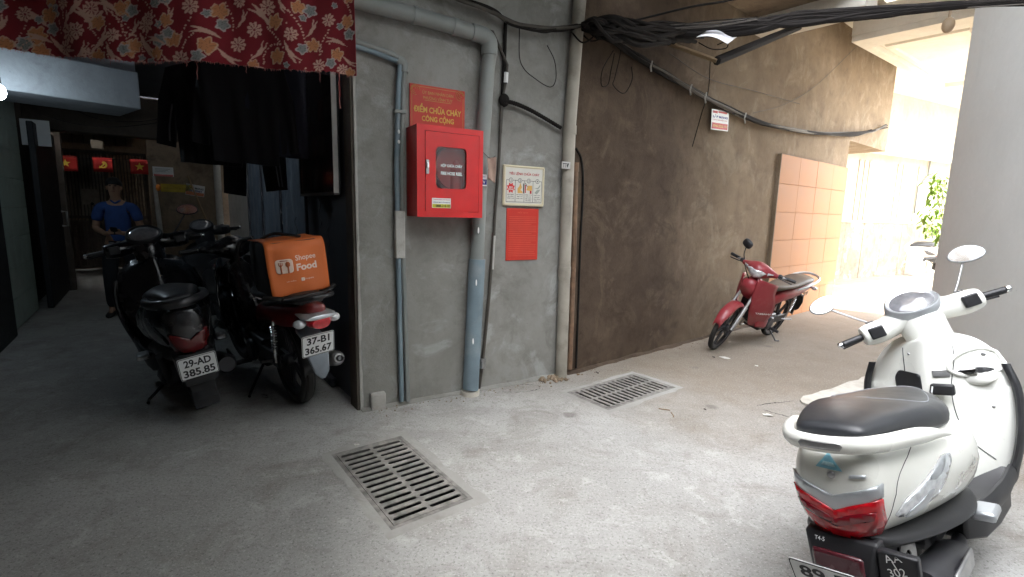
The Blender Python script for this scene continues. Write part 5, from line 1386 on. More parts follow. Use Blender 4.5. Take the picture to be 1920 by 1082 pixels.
    for i, p in enumerate(P):
        t = (P[min(i + 1, len(P) - 1)] - P[max(i - 1, 0)]).normalized(); nrm = V((t.y, -t.x, 0)).normalized()
        k = min(1, .25 + i / 14, .25 + (len(P) - 1 - i) / 14)
        secs.append([p + nrm * .022 * k * math.cos(2 * math.pi * j / 12) + V((0, 0, 1)) * .027 * k * math.sin(2 * math.pi * j / 12) for j in range(12)])
    b = MB(); b.loft(secs); gv = b.bvh(); gr_ = b.build('grab_rail', body if detail else M_gpaint, root)
    if detail:
        decal('rail_insert', gv, [(-.06, .753), (.05, .753), (.058, .764), (.05, .775), (-.055, .775), (-.065, .764)], **BACK, material=M_steel, parent=gr_, off=.002, thick=.004, step=.012)
    # ---- under-tail, mudguard and plate
    b = MB(); b.loft([[V((x, y, z)) for y, z in ((-hw, z1), (hw, z1), (hw * .9, z0), (-hw * .9, z0))] for x, hw, z1, z0 in ((-.20, .10, .46, .38), (-.33, .105, .475, .33), (-.405, .10, .47, .30), (-.43, .085, .42, .29))]); uv_ = b.bvh(); u_ = b.build('under_tail', M_black, root, bevel=.008)
    b = MB(); b.loft([[V((x, y, z)) for y in (-.05, .05) for z in ((zz,) if False else (zz,))] for x, zz in ((-.3, .34), (-.44, .20))], cap=False, closed=False)
    b.box((-.395, 0, .235), (.012, .13, .20), Matrix.Rotation(R(12), 4, 'Y') if False else None); b.build('mudguard', M_black, root, bevel=.006)
    if detail:
        b = MB(); b.box((-.445, .0, .405), (.02, .14, .06)); b.build('rear_reflector', mat('reflector_dark', (.06, .01, .015), .25, coat=.6), root, bevel=.012)
        text_decal(uv_, 'T4-5', .011, (-.5, .055, .45), (0, -1, 0), (0, 0, 1), (1, 0, 0), M_white, root, bold=.01, off=.003, name='marker_scribble')
        SK = dict(ux=(.5, -.86, .0), uy=(0, 0, 1), d=(.86, .5, 0))
        sv_ = MB(); sv_.loft(loft_x(rows2, 2.6, 36, 5, tuck=.25)); sv_ = sv_.bvh()
        b = MB(); b.box((-.40, -.145, .385), (.03, .10, .15)); fx = b.bvh(); b.build('plate_bracket', M_black, root, bevel=.006)
        text_decal(fx, 'AA', .022, (-.5, -.135, .447), (0, -1, .35), (0, .35, 1), (1, 0, 0), M_white, root, bold=.0, off=.003, name='marker_scribble')
        text_decal(fx, '/', .022, (-.5, -.138, .428), (0, -1, .9), (0, .9, 1), (1, 0, 0), M_white, root, bold=.02, off=.003, name='marker_scribble')
        text_decal(fx, '302', .022, (-.5, -.142, .409), (0, -1, .35), (0, .35, 1), (1, 0, 0), M_white, root, bold=.0, off=.003, name='marker_scribble')
    if pl: plate(root, (-.465 if detail else -.445, .035 if detail else 0, .335 if detail else .40), pl, 22 if detail else 14)
    # ---- power unit, muffler, stand
    b = MB(); b.box((.22, .10, .27), (.5, .10, .16)); b.box((.30, 0, .30), (.3, .2, .18)); b.tube([(0, .10, .232), (.15, .12, .25)], .07, 12); b.build('engine', M_alloy, root, bevel=.03)
    b = MB(); b.tube([(.38, -.12, .20), (.22, -.15, .22), (.10, -.155, .25), (-.22, -.16, .30), (-.26, -.16, .305)], [.02, .03, .055, .06, .045], 16); mo = b.build('muffler', M_alloy, root)
    b = MB(); b.box((-.06, -.218, .29), (.22, .012, .06), Matrix.Translation((0, 0, .0))); b.build('heat_shield', M_steel, mo, bevel=.01)
    b = MB(); b.tube([(.0, .13, .24), (-.12, .15, .43)], .022, 10); b.build('shock', M_black, root)
    b = MB(); b.tube([(.28, .10, .18), (.26, .26, .02 + .26 * math.tan(R(lean))), (.21, .27, .015 + .27 * math.tan(R(lean)))], .010, 7); b.build('side_stand', M_black, root)
    for s in (-1, 1):
        b = MB(); b.box((.30, .225 * s, .35), (.12, .07, .035)); b.build('foot_peg', M_silver, root, bevel=.012)
    # ---- floor board and leg shield
    b = MB(); b.loft([[V((x, y, z)) for y, z in ((-hw, z0), (-hw * 1.02, z1 - .01), (-hw * .9, z1), (hw * .9, z1), (hw * 1.02, z1 - .01), (hw, z0))] for x, hw, z1, z0 in ((.36, .15, .36, .20), (.44, .195, .30, .19), (.60, .215, .29, .19), (.76, .225, .30, .20), (.84, .22, .36, .26))]); b.build('floor_board', M_black, root, bevel=.01)
    rows = []
    Vs = [(.25, .735, .205), (.34, .755, .235), (.45, .785, .262), (.56, .812, .275), (.68, .838, .272), (.78, .858, .245), (.85, .872, .20), (.895, .88, .14), (.912, .885, .07)]
    def ring(z, xb, hw):
        o_ = []
        for k in range(21):
            u = -1 + 2 * k / 20
            hump = .055 * math.exp(-(u * hw / .075) ** 2) * (1 if z > .42 else 1.6)
            o_.append(V((xb + .10 * u * u - hump, u * hw, z + .03 * u * u * (1 if z > .7 else 0) * -1)))
        for k in range(21):
            u = 1 - 2 * k / 20
            fr_ = .15 * (1 - u * u) * (1 if z < .7 else 1.1)
            o_.append(V((xb + .125 + fr_ * .9, u * hw * .985, z)))
        return o_
    P = spline([V(v) for v in Vs], 4)
    b = MB(); b.loft([ring(p[0], p[1], p[2]) for p in P]); lv = b.bvh(); ls = b.build('leg_shield', inner, root, ang=55)
    RE = dict(ux=(0, -1, 0), uy=(0, 0, 1), d=(1, 0, 0))
    if detail:
        seam(lv, [(-.10, .86), (-.095, .74), (-.10, .60), (-.14, .46), (-.20, .38)], (.4, 0, 0), (0, -1, 0), (0, 0, 1), (1, 0, 0), ls)
        seam(lv, [(.09, .87), (.09, .80), (.075, .68), (.085, .56), (.12, .46), (.19, .38)], (.4, 0, 0), (0, -1, 0), (0, 0, 1), (1, 0, 0), ls)
        for y_, z_ in ((-.07, .835), (.20, .60), (-.20, .60), (.12, .44), (.20, .86)):
            Q = project([(y_, z_)], lv, (.4, 0, 0), (0, -1, 0), (0, 0, 1), (1, 0, 0), .001)
            if Q[0] is not None: b = MB(); b.ball(tuple(Q[0]), (.004, .006, .006)); b.build('screw', M_steel, ls)
        # glove pocket on the right: bowl lip, oval rim, black sheet for the shade inside
        for s in (-1,):
            ov_ = [(s * -.155 + .085 * math.cos(a * R(15)), .775 + .070 * math.sin(a * R(15)) * (1.0 if math.sin(a * R(15)) > 0 else .6)) for a in range(24)]
            Pq = project(ov_, lv, o=(.4, 0, 0), off=.004, **RE); Pq = [p for p in Pq if p is not None]
            b = MB(); b.tube(Pq + [Pq[0]], .009, 8); b.build('pocket_rim', inner, ls)
            b = MB(); 
            def bowl(u, v):
                a = math.pi + math.pi * u; rr = v
                y = -.155 + .082 * math.cos(a) * (.35 + .65 * rr); z = .745 + .048 * math.sin(a) * rr
                return V((.905 - .045 * math.sin(math.pi * u) * (1 - (rr - .6) ** 2) + .03 * (y + .155) ** 2 * 10, y, z))
            b.grid(bowl, 14, 6); b.build('pocket_lip', inner, ls, solid=.006)
            q = decal('pocket_shade', lv, [(.155 + .058 * math.cos(a * R(20)), .752 + .017 * math.sin(a * R(20))) for a in range(18)], (.4, 0, 0), material=M_black, parent=ls, off=.003, thick=.003, step=.012, **RE)
            b = MB(); b.tube([(.868, -.115, .752), (.862, -.165, .760)], .014, 8); b.build('lighter', M_chrome, ls)
            b = MB(); b.ball((.885, -.19, .83), (.004, .009, .009)); b.build('screw_cap', M_steel, ls)
        decal('storage_mouth', lv, [(-.135, .665), (-.02, .665), (-.025, .748), (-.12, .755), (-.14, .72)], (.4, 0, 0), material=M_black, parent=ls, off=.003, thick=.005, step=.015, rnd_=.015, **RE)
        b = MB(); b.box((.775, -.055, .688), (.035, .085, .05)); b.build('bag_hook', M_black, ls, bevel=.01)
        b = MB(); b.tube([(.76, -.02, .70), (.735, -.02, .68), (.745, -.02, .66)], .007, 7); b.build('hook_wire', M_chrome, ls)
        decal('key_cover', lv, [(.02, .735), (.075, .735), (.07, .768), (.018, .768)], (.4, 0, 0), material=M_steel, parent=ls, off=.003, thick=.003, step=.012, rnd_=.006, **RE)
    for s in (-1, 1):
        P = spline([V((xb + .085, s * hw * .99, z)) for z, xb, hw in Vs[1:6]] + [], 5)
        Pf = [V((.40, s * .185, .325)), V((.52, s * .212, .315)), V((.66, s * .226, .315)), V((.78, s * .232, .33))]
        P2 = spline(Pf + [V((xb + .085, s * (hw + .004), z)) for z, xb, hw in Vs[1:6]], 5)
        n_ = len(P2)
        b = MB(); secs = []
        for i, p in enumerate(P2):
            t = (P2[min(i + 1, n_ - 1)] - P2[max(i - 1, 0)]).normalized(); y_ = V((0, s, 0)); z_ = t.cross(y_).normalized()
            k = min(1, .35 + i / 10, .18 + (n_ - 1 - i) / 16)
            secs.append([p + y_ * .016 * math.cos(2 * math.pi * j / 10) + z_ * .044 * k * math.sin(2 * math.pi * j / 10) for j in range(10)])
        b.loft(secs); b.build('edge_trim', M_black, root)
    # front apron, fender, headlight
    b = MB(); b.loft([ring_ for ring_ in [[V((xb + .02 + .18 * math.cos(a), hw * .55 * math.sin(a), z)) for a in [R(-90 + 180 * k / 14) for k in range(15)]] for z, xb, hw in ((.36, .90, .22), (.5, .92, .24), (.7, .93, .22), (.84, .93, .15))]], closed=False, cap=False); b.build('front_apron', body, root, solid=.006)
    b = MB()
    secs = []
    for k in range(15):
        a = R(10 + 140 * k / 14); rr = .285
        secs.append([V((1.27 + rr * math.cos(a) - .005, .06 * math.sin(t_), .24 + rr * math.sin(a) - .03 * (1 - math.cos(t_)))) for t_ in [R(-100 + 200 * j / 10) for j in range(11)]])
    b.loft(secs, cap=False, closed=False); b.xform(S); b.build('front_fender', body, root, solid=.005)
    b = MB()
    for s in (-1, 1): b.tube([S @ V((1.27, .07 * s, .24)), S @ V((1.06, .06 * s, .66))], .018, 10)
    b.build('fork', M_alloy, root)
    # ---- steering head
    b = MB(); secs = []
    for x, z, rx, ry in ((.955, .80, .07, .088), (.95, .86, .074, .092), (.955, .92, .078, .094), (.965, .98, .086, .10), (.985, 1.02, .09, .105)):
        secs.append([V((x + rx * math.cos(2 * math.pi * k / 28), ry * math.sin(2 * math.pi * k / 28), z + .0 * k)) for k in range(28)])
    b.loft(secs); b.xform(S); b.build('steering_cover', inner, root, ang=60)
    b = MB(); hw_ = [(-.262, .945, 1.005, .022, .026), (-.255, .948, 1.004, .042, .046), (-.20, .957, 1.003, .052, .056), (-.145, .968, 1.005, .052, .054), (-.09, .99, 1.015, .075, .06), (-.045, 1.01, 1.02, .105, .085), (0, 1.015, 1.02, .115, .092)]
    hw_ = hw_ + [(-y, x, z, a, c) for y, x, z, a, c in reversed(hw_[:-1])]
    P = spline([V((y, x, z, a)) for y, x, z, a, c in hw_], 4); P2 = spline([V((c, 0, 0)) for y, x, z, a, c in hw_], 4)
    b.loft([[V((p[1] + p[3] * math.cos(2 * math.pi * k / 24), p[0], p[2] + c[0] * math.sin(2 * math.pi * k / 24))) for k in range(24)] for p, c in zip(P, P2)])
    hv = b.bvh(); b.xform(S); hd_ = b.build('handlebar_cover', inner, root, ang=60)
    dm = S @ Matrix.Translation((.955, 0, 1.088)) @ Matrix.Rotation(R(-38), 4, 'Y')
    ell = lambda kx, ky, z: [V((kx * math.cos(2 * math.pi * k / 36), ky * math.sin(2 * math.pi * k / 36) * (1 - .10 * math.cos(2 * math.pi * k / 36)), z)) for k in range(36)]
    b = MB(); b.loft([ell(.095, .118, -.05), ell(.092, .115, .004), ell(.085, .108, .010), ell(.072, .094, .004)], cap=True, mx=dm); b.build('dash_bezel', M_silver if detail else M_black, hd_, ang=60)
    b = MB(); b.loft([ell(.074, .096, .002), ell(.06, .08, .012), ell(.03, .04, .018), ell(.003, .004, .019)], mx=dm); b.build('speedometer', M_dash, hd_, ang=70)
    for s in (-1, 1):
        b = MB(); b.box((.908, .205 * s, 1.008), (.02, .066, .056), S); b.build('switch_panel', M_black, hd_, bevel=.006)
        b = MB(); b.box((.962, .20 * s, 1.058), (.028, .03, .012), S); b.build('switch_button', M_gpaint, hd_, bevel=.004)
        b = MB(); b.tube([S @ V((.95, .24 * s, 1.006)), S @ V((.94, .355 * s, 1.0))], .0165, 14); g_ = b.build('grip', M_black, root)
        b = MB(); b.tube([S @ V((.94, .355 * s, 1.0)), S @ V((.94, .362 * s, 1.0)), S @ V((.9385, .375 * s, .9995)), S @ V((.938, .382 * s, .999))], [.011, .017, .016, .006], 12); b.build('bar_end', M_chrome, g_)
        b = MB(); b.tube([S @ V((1.0, .19 * s, .995)), S @ V((1.015, .24 * s, .985)), S @ V((.995, .35 * s, .975))], [.008, .007, .006], 8); b.build('brake_lever', M_black, root)
        if mirrors[0 if s > 0 else 1]:
            mc = V((1.03, .335 * s, 1.21))
            b = MB(); b.tube([S @ p for p in spline([V((.985, .185 * s, 1.045)), V((1.005, .24 * s, 1.10)), mc + V((0.012, -.02 * s, -.03))], 5)], .0052, 8); mo_ = b.build('mirror', M_steel if detail else M_black, root)
            mm_ = S @ Matrix.Translation(mc) @ Matrix.Rotation(R(-10 * s), 4, 'X') @ Matrix.Rotation(R(14 * s), 4, 'Z') @ Matrix.Rotation(R(14), 4, 'Y')
            el = lambda kx, ky, x: [V((x, kx * math.cos(2 * math.pi * k / 28) * (1 + .12 * s * math.sin(2 * math.pi * k / 28)), ky * math.sin(2 * math.pi * k / 28))) for k in range(28)]
            b = MB(); b.loft([el(.070, .040, -.004), el(.074, .044, .004), el(.066, .038, .02), el(.03, .018, .032)], mx=mm_); b.build('mirror_shell', M_silver if detail else M_black, mo_, ang=60)
            b = MB(); b.loft([el(.068, .038, -.005), el(.0675, .0375, -.0065)], mx=mm_); b.build('mirror_glass', M_mirror, mo_, ang=60)
    return root

def underbone(name, label, cat, pos, hd, lean, steer=0., body=M_rpaint, side=None, seat=M_seatb, pl=(), group=None, mirrors=(0, 1), rail=M_silver, wr=.292, fender_plate=False, wide=.058, sc=1.):
    root = empty(name); tag(root, label, cat, group); place(root, *pos, hd, lean, sc)
    side = side or body
    S = steer_m(R(steer))
    wheel(root, 0, wr, wide, alloy=M_alloy, wire=False); wheel(root, 1.24, wr, wide * .9, S, alloy=M_alloy)
    # tail cowl
    rows = [(-.56, .03, .755, .70), (-.54, .055, .77, .675), (-.45, .085, .765, .63), (-.30, .105, .745, .585), (-.1, .118, .72, .55), (.1, .118, .70, .53), (.28, .10, .67, .50), (.42, .07, .62, .44), (.5, .04, .57, .42)]
    b = MB(); b.loft(loft_x(rows, 2.6, 32, 5, tuck=.2)); bv = b.bvh(); b.build('tail_body', side, root, ang=50)
    BACK = dict(o=(-.7, 0, 0), ux=(0, -1, 0), uy=(0, 0, 1), d=(1, 0, 0))
    # tail lamp
    b = MB(); b.loft([[V((x, hw * math.cos(a), zc + hh * math.sin(a))) for a in [2 * math.pi * k / 20 for k in range(20)]] for x, hw, zc, hh in ((-.50, .075, .675, .045), (-.575, .07, .665, .042), (-.60, .05, .66, .03), (-.605, .01, .66, .006))]); b.build('tail_light', M_rlens, root)
    for s in (-1, 1):
        b = MB(); b.ball((-.535, .098 * s, .665), (.035, .036, .026)); b.tube([(-.50, .05 * s, .67), (-.54, .09 * s, .667)], .012, 6); b.build('indicator', M_clens, root)
    # seat
    srows = [(-.50, .03, .785, .755), (-.48, .075, .80, .752), (-.38, .105, .812, .748), (-.2, .122, .815, .74), (0, .128, .79, .725), (.18, .122, .768, .71), (.34, .10, .76, .695), (.46, .065, .75, .675), (.50, .02, .725, .68)]
    b = MB(); b.loft(loft_x(srows, 3., 32, 5)); b.build('seat', seat, root, ang=60)
    half = [(.02, .125, .70), (-.16, .145, .735), (-.36, .14, .775), (-.52, .11, .80), (-.60, .05, .812), (-.612, 0, .813)]
    P = spline([V((x, -y, z)) for x, y, z in half] + [V((x, y, z)) for x, y, z in reversed(half[:-1])], 5)
    b = MB(); b.tube(P, [.015 * min(1, .4 + i / 8, .4 + (len(P) - 1 - i) / 8) for i in range(len(P))], 10); b.build('grab_rail', rail, root)
    # rear mudguard, plate
    b = MB(); secs = []
    for k in range(13):
        a = R(70 + 110 * k / 12); rr = wr + .035
        secs.append([V((rr * math.cos(a) - (.02 * k / 12), (.055) * math.sin(t_), wr + rr * math.sin(a) - .02 * (1 - math.cos(t_)))) for t_ in [R(-95 + 190 * j / 8) for j in range(9)]])
    b.loft(secs, cap=False, closed=False); b.build('rear_mudguard', M_black, root, solid=.004)
    b = MB(); b.loft([[V((x, y, z)) for y, z in ((-hw, z0), (hw, z0), (hw, z0 + .03), (-hw, z0 + .03))] for x, hw, z0 in ((-.32, .06, .56), (-.42, .06, .53), (-.47, .065, .44), (-.50, .045, .34), (-.505, .012, .30))]); b.build('plate_guard', mat('guard_grey', (.16, .18, .20), .4, metal=.3) if fender_plate else M_black, root, bevel=.006)
    if pl: plate(root, (-.50, 0, .515), pl, 16)
    # engine, exhaust, swing arm, chain case
    b = MB(); b.box((.44, 0, .30), (.34, .20, .20)); b.tube([(.55, 0, .34), (.78, 0, .37)], [.075, .06], 12); b.tube([(.45, .10, .30), (.45, .145, .30)], .085, 16); b.tube([(.40, -.10, .30), (.40, -.14, .30)], .075, 16); b.build('engine', M_alloy, root, bevel=.02)
    b = MB()
    for k in range(5): b.lathe([(.085, -.004), (.085, .004)], 16, Matrix.Translation((.60 + .035 * k, 0, .345 + .004 * k)) @ Matrix.Rotation(R(90), 4, 'Y'))
    b.build('cooling_fins', M_steel, root)
    b = MB(); b.tube(spline([V((.75, -.03, .33)), V((.72, -.08, .22)), V((.5, -.13, .16)), V((.2, -.15, .2)), V((.02, -.16, .25)), V((-.3, -.165, .33)), V((-.36, -.165, .345))], 6), [.014] * 20 + [.03, .038, .044, .047, .05, .05, .05, .05, .05, .05, .05, .048, .044, .04, .036, .033, .03][:17], 14); mo = b.build('exhaust', M_steel, root)
    b = MB(); b.lathe([(.02, 0), (.02, .02), (.014, .02), (.014, 0)], 14, Matrix.Translation((-.365, -.165, .346)) @ Matrix.Rotation(R(-78), 4, 'Y'), closed=True); b.build('tail_pipe', M_ink, mo)
    b = MB()
    for s in (-1, 1): b.tube([(.34, .07 * s, .34), (0, .075 * s, wr)], .018, 8)
    b.build('swing_arm', M_alloy, root)
    b = MB(); b.box((.17, .095, .315), (.42, .02, .10)); b.build('chain_case', M_black, root, bevel=.03)
    for s in (-1, 1):
        b = MB(); P = [V((.0, .105 * s, wr + .01)), V((-.06, .10 * s, .60))]; b.tube(P, .012, 8)
        for k in range(9): b.lathe([(.018, -.004), (.023, 0), (.018, .004)], 12, Matrix.Translation(P[0].lerp(P[1], .35 + k * .065)), closed=True)
        b.build('rear_shock', M_chrome, root)
        b = MB(); b.tube([(.42, .06 * s, .24), (.42, .22 * s, .24)], .012, 8); b.tube([(.42, .15 * s, .24), (.42, .25 * s, .24)], .018, 8); b.build('foot_peg', M_black, root)
        b = MB(); b.tube([(.08, .10 * s, .30), (.02, .19 * s, .33)], .010, 7); b.build('pillion_peg', M_steel, root)
    b = MB(); b.tube([(.34, .09, .22), (.30, .22, .02 + .22 * math.tan(R(lean))), (.25, .24, .015 + .24 * math.tan(R(lean)))], .009, 7); b.build('side_stand', M_black, root)
    # spine and leg shield
    rows = [(.40, .06, .64, .42), (.55, .07, .58, .40), (.70, .075, .60, .42), (.82, .085, .72, .50), (.92, .09, .86, .62), (.98, .07, .90, .72)]
    b = MB(); b.loft(loft_x(rows, 2.4, 24, 4)); b.build('spine_cover', body, root, ang=55)
    for s in (-1, 1):
        def wing(u, v, s=s):
            # v: bottom 0 to top 1, u: inner 0 to outer 1
            z = .33 + .57 * v; xi = .80 + .20 * v + .05 * math.sin(v * 3.1); hw = .08 + (.04 + .10 * math.sin(min(1, v * 1.25) * 2.4) ** .8) * u
            return V((xi + .09 * (1 - u) - .21 * u * u + .02 + .02 * math.sin(v * 9) * u, s * hw, z - .05 * u * (1 - v) - .05 * u * u * v))
        b = MB(); b.grid(wing, 10, 14); b.build('leg_shield', body, root, solid=.012, ang=60)
        def low(u, v, s=s):
            x = .84 - .24 * u; return V((x, s * (.135 + .035 * math.sin(u * 2.5)), .31 + .17 * v * (1 - .55 * u) - .02 * u))
        b = MB(); b.grid(low, 8, 6); b.build('lower_cowl', body if not fender_plate else M_black, root, solid=.01, ang=60)
    if body is M_rpaint:
        wv = MB(); wv.grid(lambda u, v: wing(u, v, 1), 10, 14); wv = wv.bvh()
        text_decal(wv, 'YAMAHA', .022, (1.4, .17, .50), (0, 1, 0), (0, 0, 1), (-1, 0, 0), M_white, root, width=.085, bold=.02, off=.010)
    # nose between the wings
    b = MB(); b.loft([[V((x + .02, hw * math.sin(a), z + hh * math.cos(a))) for a in [2 * math.pi * k / 20 for k in range(20)]] for x, hw, z, hh in ((.90, .10, .74, .14), (1.0, .115, .76, .13), (1.06, .10, .78, .10), (1.10, .06, .79, .06), (1.115, .01, .79, .01))]); b.build('nose_cowl', body, root, ang=60)
    b = MB(); b.box((.93, 0, .52), (.05, .16, .28)); b.build('inner_shield', M_black, root, bevel=.03)
    # front fender, fork
    b = MB(); secs = []
    for k in range(17):
        a = R(20 + 130 * k / 16); rr = wr + .03; w_ = .058 if k > 3 else .035 + .006 * k
        secs.append([V((1.24 + rr * math.cos(a), w_ * math.sin(t_), wr + rr * math.sin(a) - .035 * (1 - math.cos(t_)))) for t_ in [R(-105 + 210 * j / 10) for j in range(11)]])
    b.loft(secs, cap=False, closed=False); b.xform(S); b.build('front_fender', body, root, solid=.005)
    for s in (-1, 1):
        b = MB(); b.tube([S @ V((1.24, .075 * s, wr)), S @ V((1.11, .075 * s, .56))], .024, 12); b.tube([S @ V((1.11, .075 * s, .56)), S @ V((1.0, .07 * s, .80))], .016, 10); b.build('fork_leg', M_steel if not fender_plate else M_alloy, root)
    # handlebar with cowl
    b = MB(); hw_ = [(-.20, .99, .985, .02, .022), (-.14, 1.0, .985, .045, .04), (-.07, 1.02, .98, .085, .075), (0, 1.03, .975, .10, .095)]
    hw_ = hw_ + [(-y, x, z, a, c) for y, x, z, a, c in reversed(hw_[:-1])]
    P = spline([V((y, x, z, a)) for y, x, z, a, c in hw_], 4); P2 = spline([V((c, 0, 0)) for y, x, z, a, c in hw_], 4)
    b.loft([[V((p[1] + p[3] * math.cos(2 * math.pi * k / 22), p[0], p[2] + c[0] * math.sin(2 * math.pi * k / 22))) for k in range(22)] for p, c in zip(P, P2)])
    hv = b.bvh(); b.xform(S); hc = b.build('headlight_cowl', body, root, ang=60)
    FRN = dict(o=(1.4, 0, 0), ux=(0, 1, 0), uy=(0, 0, 1), d=(-1, 0, 0))
    def sdecal(nm, poly, material, off, parent=hc):
        o_ = decal(nm, hv, poly, material=material, parent=parent, off=off, thick=.006, step=.018, **FRN)
        for v_ in o_.data.vertices: v_.co = S @ v_.co
        return o_
    sdecal('headlight', [(-.10, .985), (-.06, .93), (0, .90), (.06, .93), (.10, .985), (.05, 1.0), (0, .99), (-.05, 1.0)], M_clens, .006)
    sdecal('indicator_lens', [(-.165, .995), (-.11, .965), (-.11, .995)], M_clens, .006); sdecal('indicator_lens', [(.165, .995), (.11, .965), (.11, .995)], M_clens, .006)
    for s in (-1, 1):
        b = MB(); b.tube([S @ p for p in spline([V((.99, .12 * s, .985)), V((.985, .22 * s, .995)), V((.95, .36 * s, 1.0))], 5)], .0105, 8); b.build('handlebar', M_steel, root)
        b = MB(); b.tube([S @ V((.969, .255 * s, .998)), S @ V((.947, .368 * s, 1.0))], .0175, 12); b.build('grip', M_black, root)
        b = MB(); b.tube([S @ V((1.0, .20 * s, .985)), S @ V((1.01, .24 * s, .98)), S @ V((.985, .35 * s, .97))], [.008, .007, .006], 7); b.build('brake_lever', M_black, root)
        b = MB(); b.ball((0, 0, 0), (.025, .03, .025), mx=S @ Matrix.Translation((.982, .215 * s, .995))); b.build('switch_housing', M_black, root)
        if mirrors[0 if s > 0 else 1]:
            mc = V((.99, .235 * s, 1.185))
            b = MB(); b.tube([S @ p for p in spline([V((.985, .20 * s, 1.01)), V((1.0, .225 * s, 1.07)), mc + V((.012, 0, -.035))], 5)], .0055, 8); mo_ = b.build('mirror', M_black, root)
            mm_ = S @ Matrix.Translation(mc) @ Matrix.Rotation(R(10 * s), 4, 'Z') @ Matrix.Rotation(R(-20), 4, 'X')
            el = lambda kx, ky, x: [V((x, kx * math.copysign(abs(math.cos(2 * math.pi * k / 28)) ** .75, math.cos(2 * math.pi * k / 28)), ky * math.copysign(abs(math.sin(2 * math.pi * k / 28)) ** .75, math.sin(2 * math.pi * k / 28)))) for k in range(28)]
            b = MB(); b.loft([el(.058, .044, -.004), el(.062, .048, .006), el(.05, .038, .022), el(.02, .016, .03)], mx=mm_); b.build('mirror_shell', M_black, mo_, ang=60)
            b = MB(); b.loft([el(.054, .040, -.005), el(.0535, .0395, -.006)], mx=mm_); b.build('mirror_glass', M_mirror, mo_)
    b = MB(); b.tube(spline([S @ V((1.0, -.18, .98)), S @ V((1.09, -.10, .93)), S @ V((1.08, -.02, .84)), V((1.0, 0, .78))], 6), .006, 6); b.build('brake_cable', M_cable, root)
    return root

white = scooter('white_scooter', 'pearl white scooter with dark seat leaning on its stand in the right foreground', 'scooter', (1.295, 1.44), 39, 13.5, 38, detail=True, sc=.91, pl=('89-F', ))
dark = scooter('dark_scooter', 'black scooter with number plate 29-AD 385.85 parked nearest in the left passage', 'scooter', (-2.0, 3.08), 130, 9, 5, body=M_bpaint, pl=('29-AD', '385.85'), tailw=.78, mirrors=(0, 1), lens=mat('lens_dull', (.10, .008, .01), .2, coat=.6))
mid = scooter('dark_scooter', 'dark scooter standing farther back between the black scooter and the delivery bike', 'scooter', (-2.66, 4.82), 131, 8, 3, body=M_gpaint, pl=('28-H1', '120.45'), tailw=.78, mirrors=(0, 0))
deliv = underbone('delivery_motorbike', 'dark motorbike with plate 37-B1 365.67 carrying the orange delivery bag', 'motorbike', (-1.42, 3.2), 133, 6, 3, body=M_bpaint, side=M_drpaint, seat=M_seat, pl=('37-B1', '365.67'), fender_plate=True, mirrors=(0, 0), wr=.30, wide=.085, rail=M_black)
redb = underbone('red_motorbike', 'dusty red motorbike leaning on its stand against the brown wall', 'motorbike', (2.885, 5.45), 218, 17, 8, sc=.87, body=M_rpaint, seat=M_seatb, mirrors=(0, 1))
for s in (-1, 1):
    b = MB(); b.add([(-.30, .13 * s, .66), (-.24, .13 * s, .66), (-.27, .132 * s, .60)], [(0, 1, 2)]); b.build('reflector_tag', mat('tag_brown', (.30, .20, .14), .6), redb, smooth=False, solid=.004)
    b = MB(); b.add([(-.22, .135 * s, .655), (-.16, .135 * s, .655), (-.19, .137 * s, .59)], [(0, 1, 2)]); b.build('reflector_tag', MATS['tag_brown'], redb, smooth=False, solid=.004)
# silver rear parts of the delivery bike and its lamp surround
b = MB(); b.loft([[V((x, hw * math.cos(a), zc + hh * math.sin(a))) for a in [2 * math.pi * k / 20 for k in range(20)]] for x, hw, zc, hh in ((-.42, .085, .705, .022), (-.56, .10, .70, .018), (-.60, .08, .695, .012), (-.605, .02, .695, .004))]); b.build('chrome_tail_trim', M_silver, deliv)
# far pale scooter in the sunlit lane
fs_ = scooter('far_scooter', 'pale scooter parked in the sunlit lane at far right', 'scooter', tuple(gnd(1712, 514))[:2], 165, 8, 10, body=mat('far_silver', (.55, .52, .48), .35, coat=.3), tailw=.9)
q = gnd(1705, 511)
b = MB(); b.box((0, 0, .22), (.5, .4, .44)); o = b.build('white_crate', M_white, bevel=.02); o.location = q + V((-.35, -.45, 0)); o.rotation_euler = (0, 0, R(28)); tag(o, 'small white box beside the far scooter', 'box')

# ---- orange delivery bag strapped behind the rider's seat
M_bag = mat('bag_orange', (.66, .155, .035), .55, var=.06, scale=5, bump=.06, bscale=30)
M_bagb = mat('bag_black', (.015, .014, .014), .6)
bag = empty('delivery_bag'); tag(bag, 'orange food delivery bag on the back of the motorbike', 'bag')
bag.matrix_world = Matrix.Translation((-1.42, 3.2, 0)) @ Matrix.Rotation(R(133), 4, 'Z') @ Matrix.Rotation(-R(6), 4, 'X') @ Matrix.Translation((-.20, -.0, .81))
BW, BD, BH = .335, .32, .30
def soft(u, v, w, h, bulge, cx, face):
    x = (u - .5) * w; z = v * h; k = math.sin(math.pi * u) * math.sin(math.pi * v)
    return x, z, bulge * k
b = MB()
b.loft([[V((x, y, z)) for x, y in round_poly(rect(BD * s, BW * s), .045, 4)] for z, s in ((0, .97), (.02, 1.0), (BH * .5, 1.02), (BH - .03, 1.0), (BH, .95))]); b.build('bag_body', M_bagb, bag, ang=50)
b = MB(); yw = BW / 2 + .004
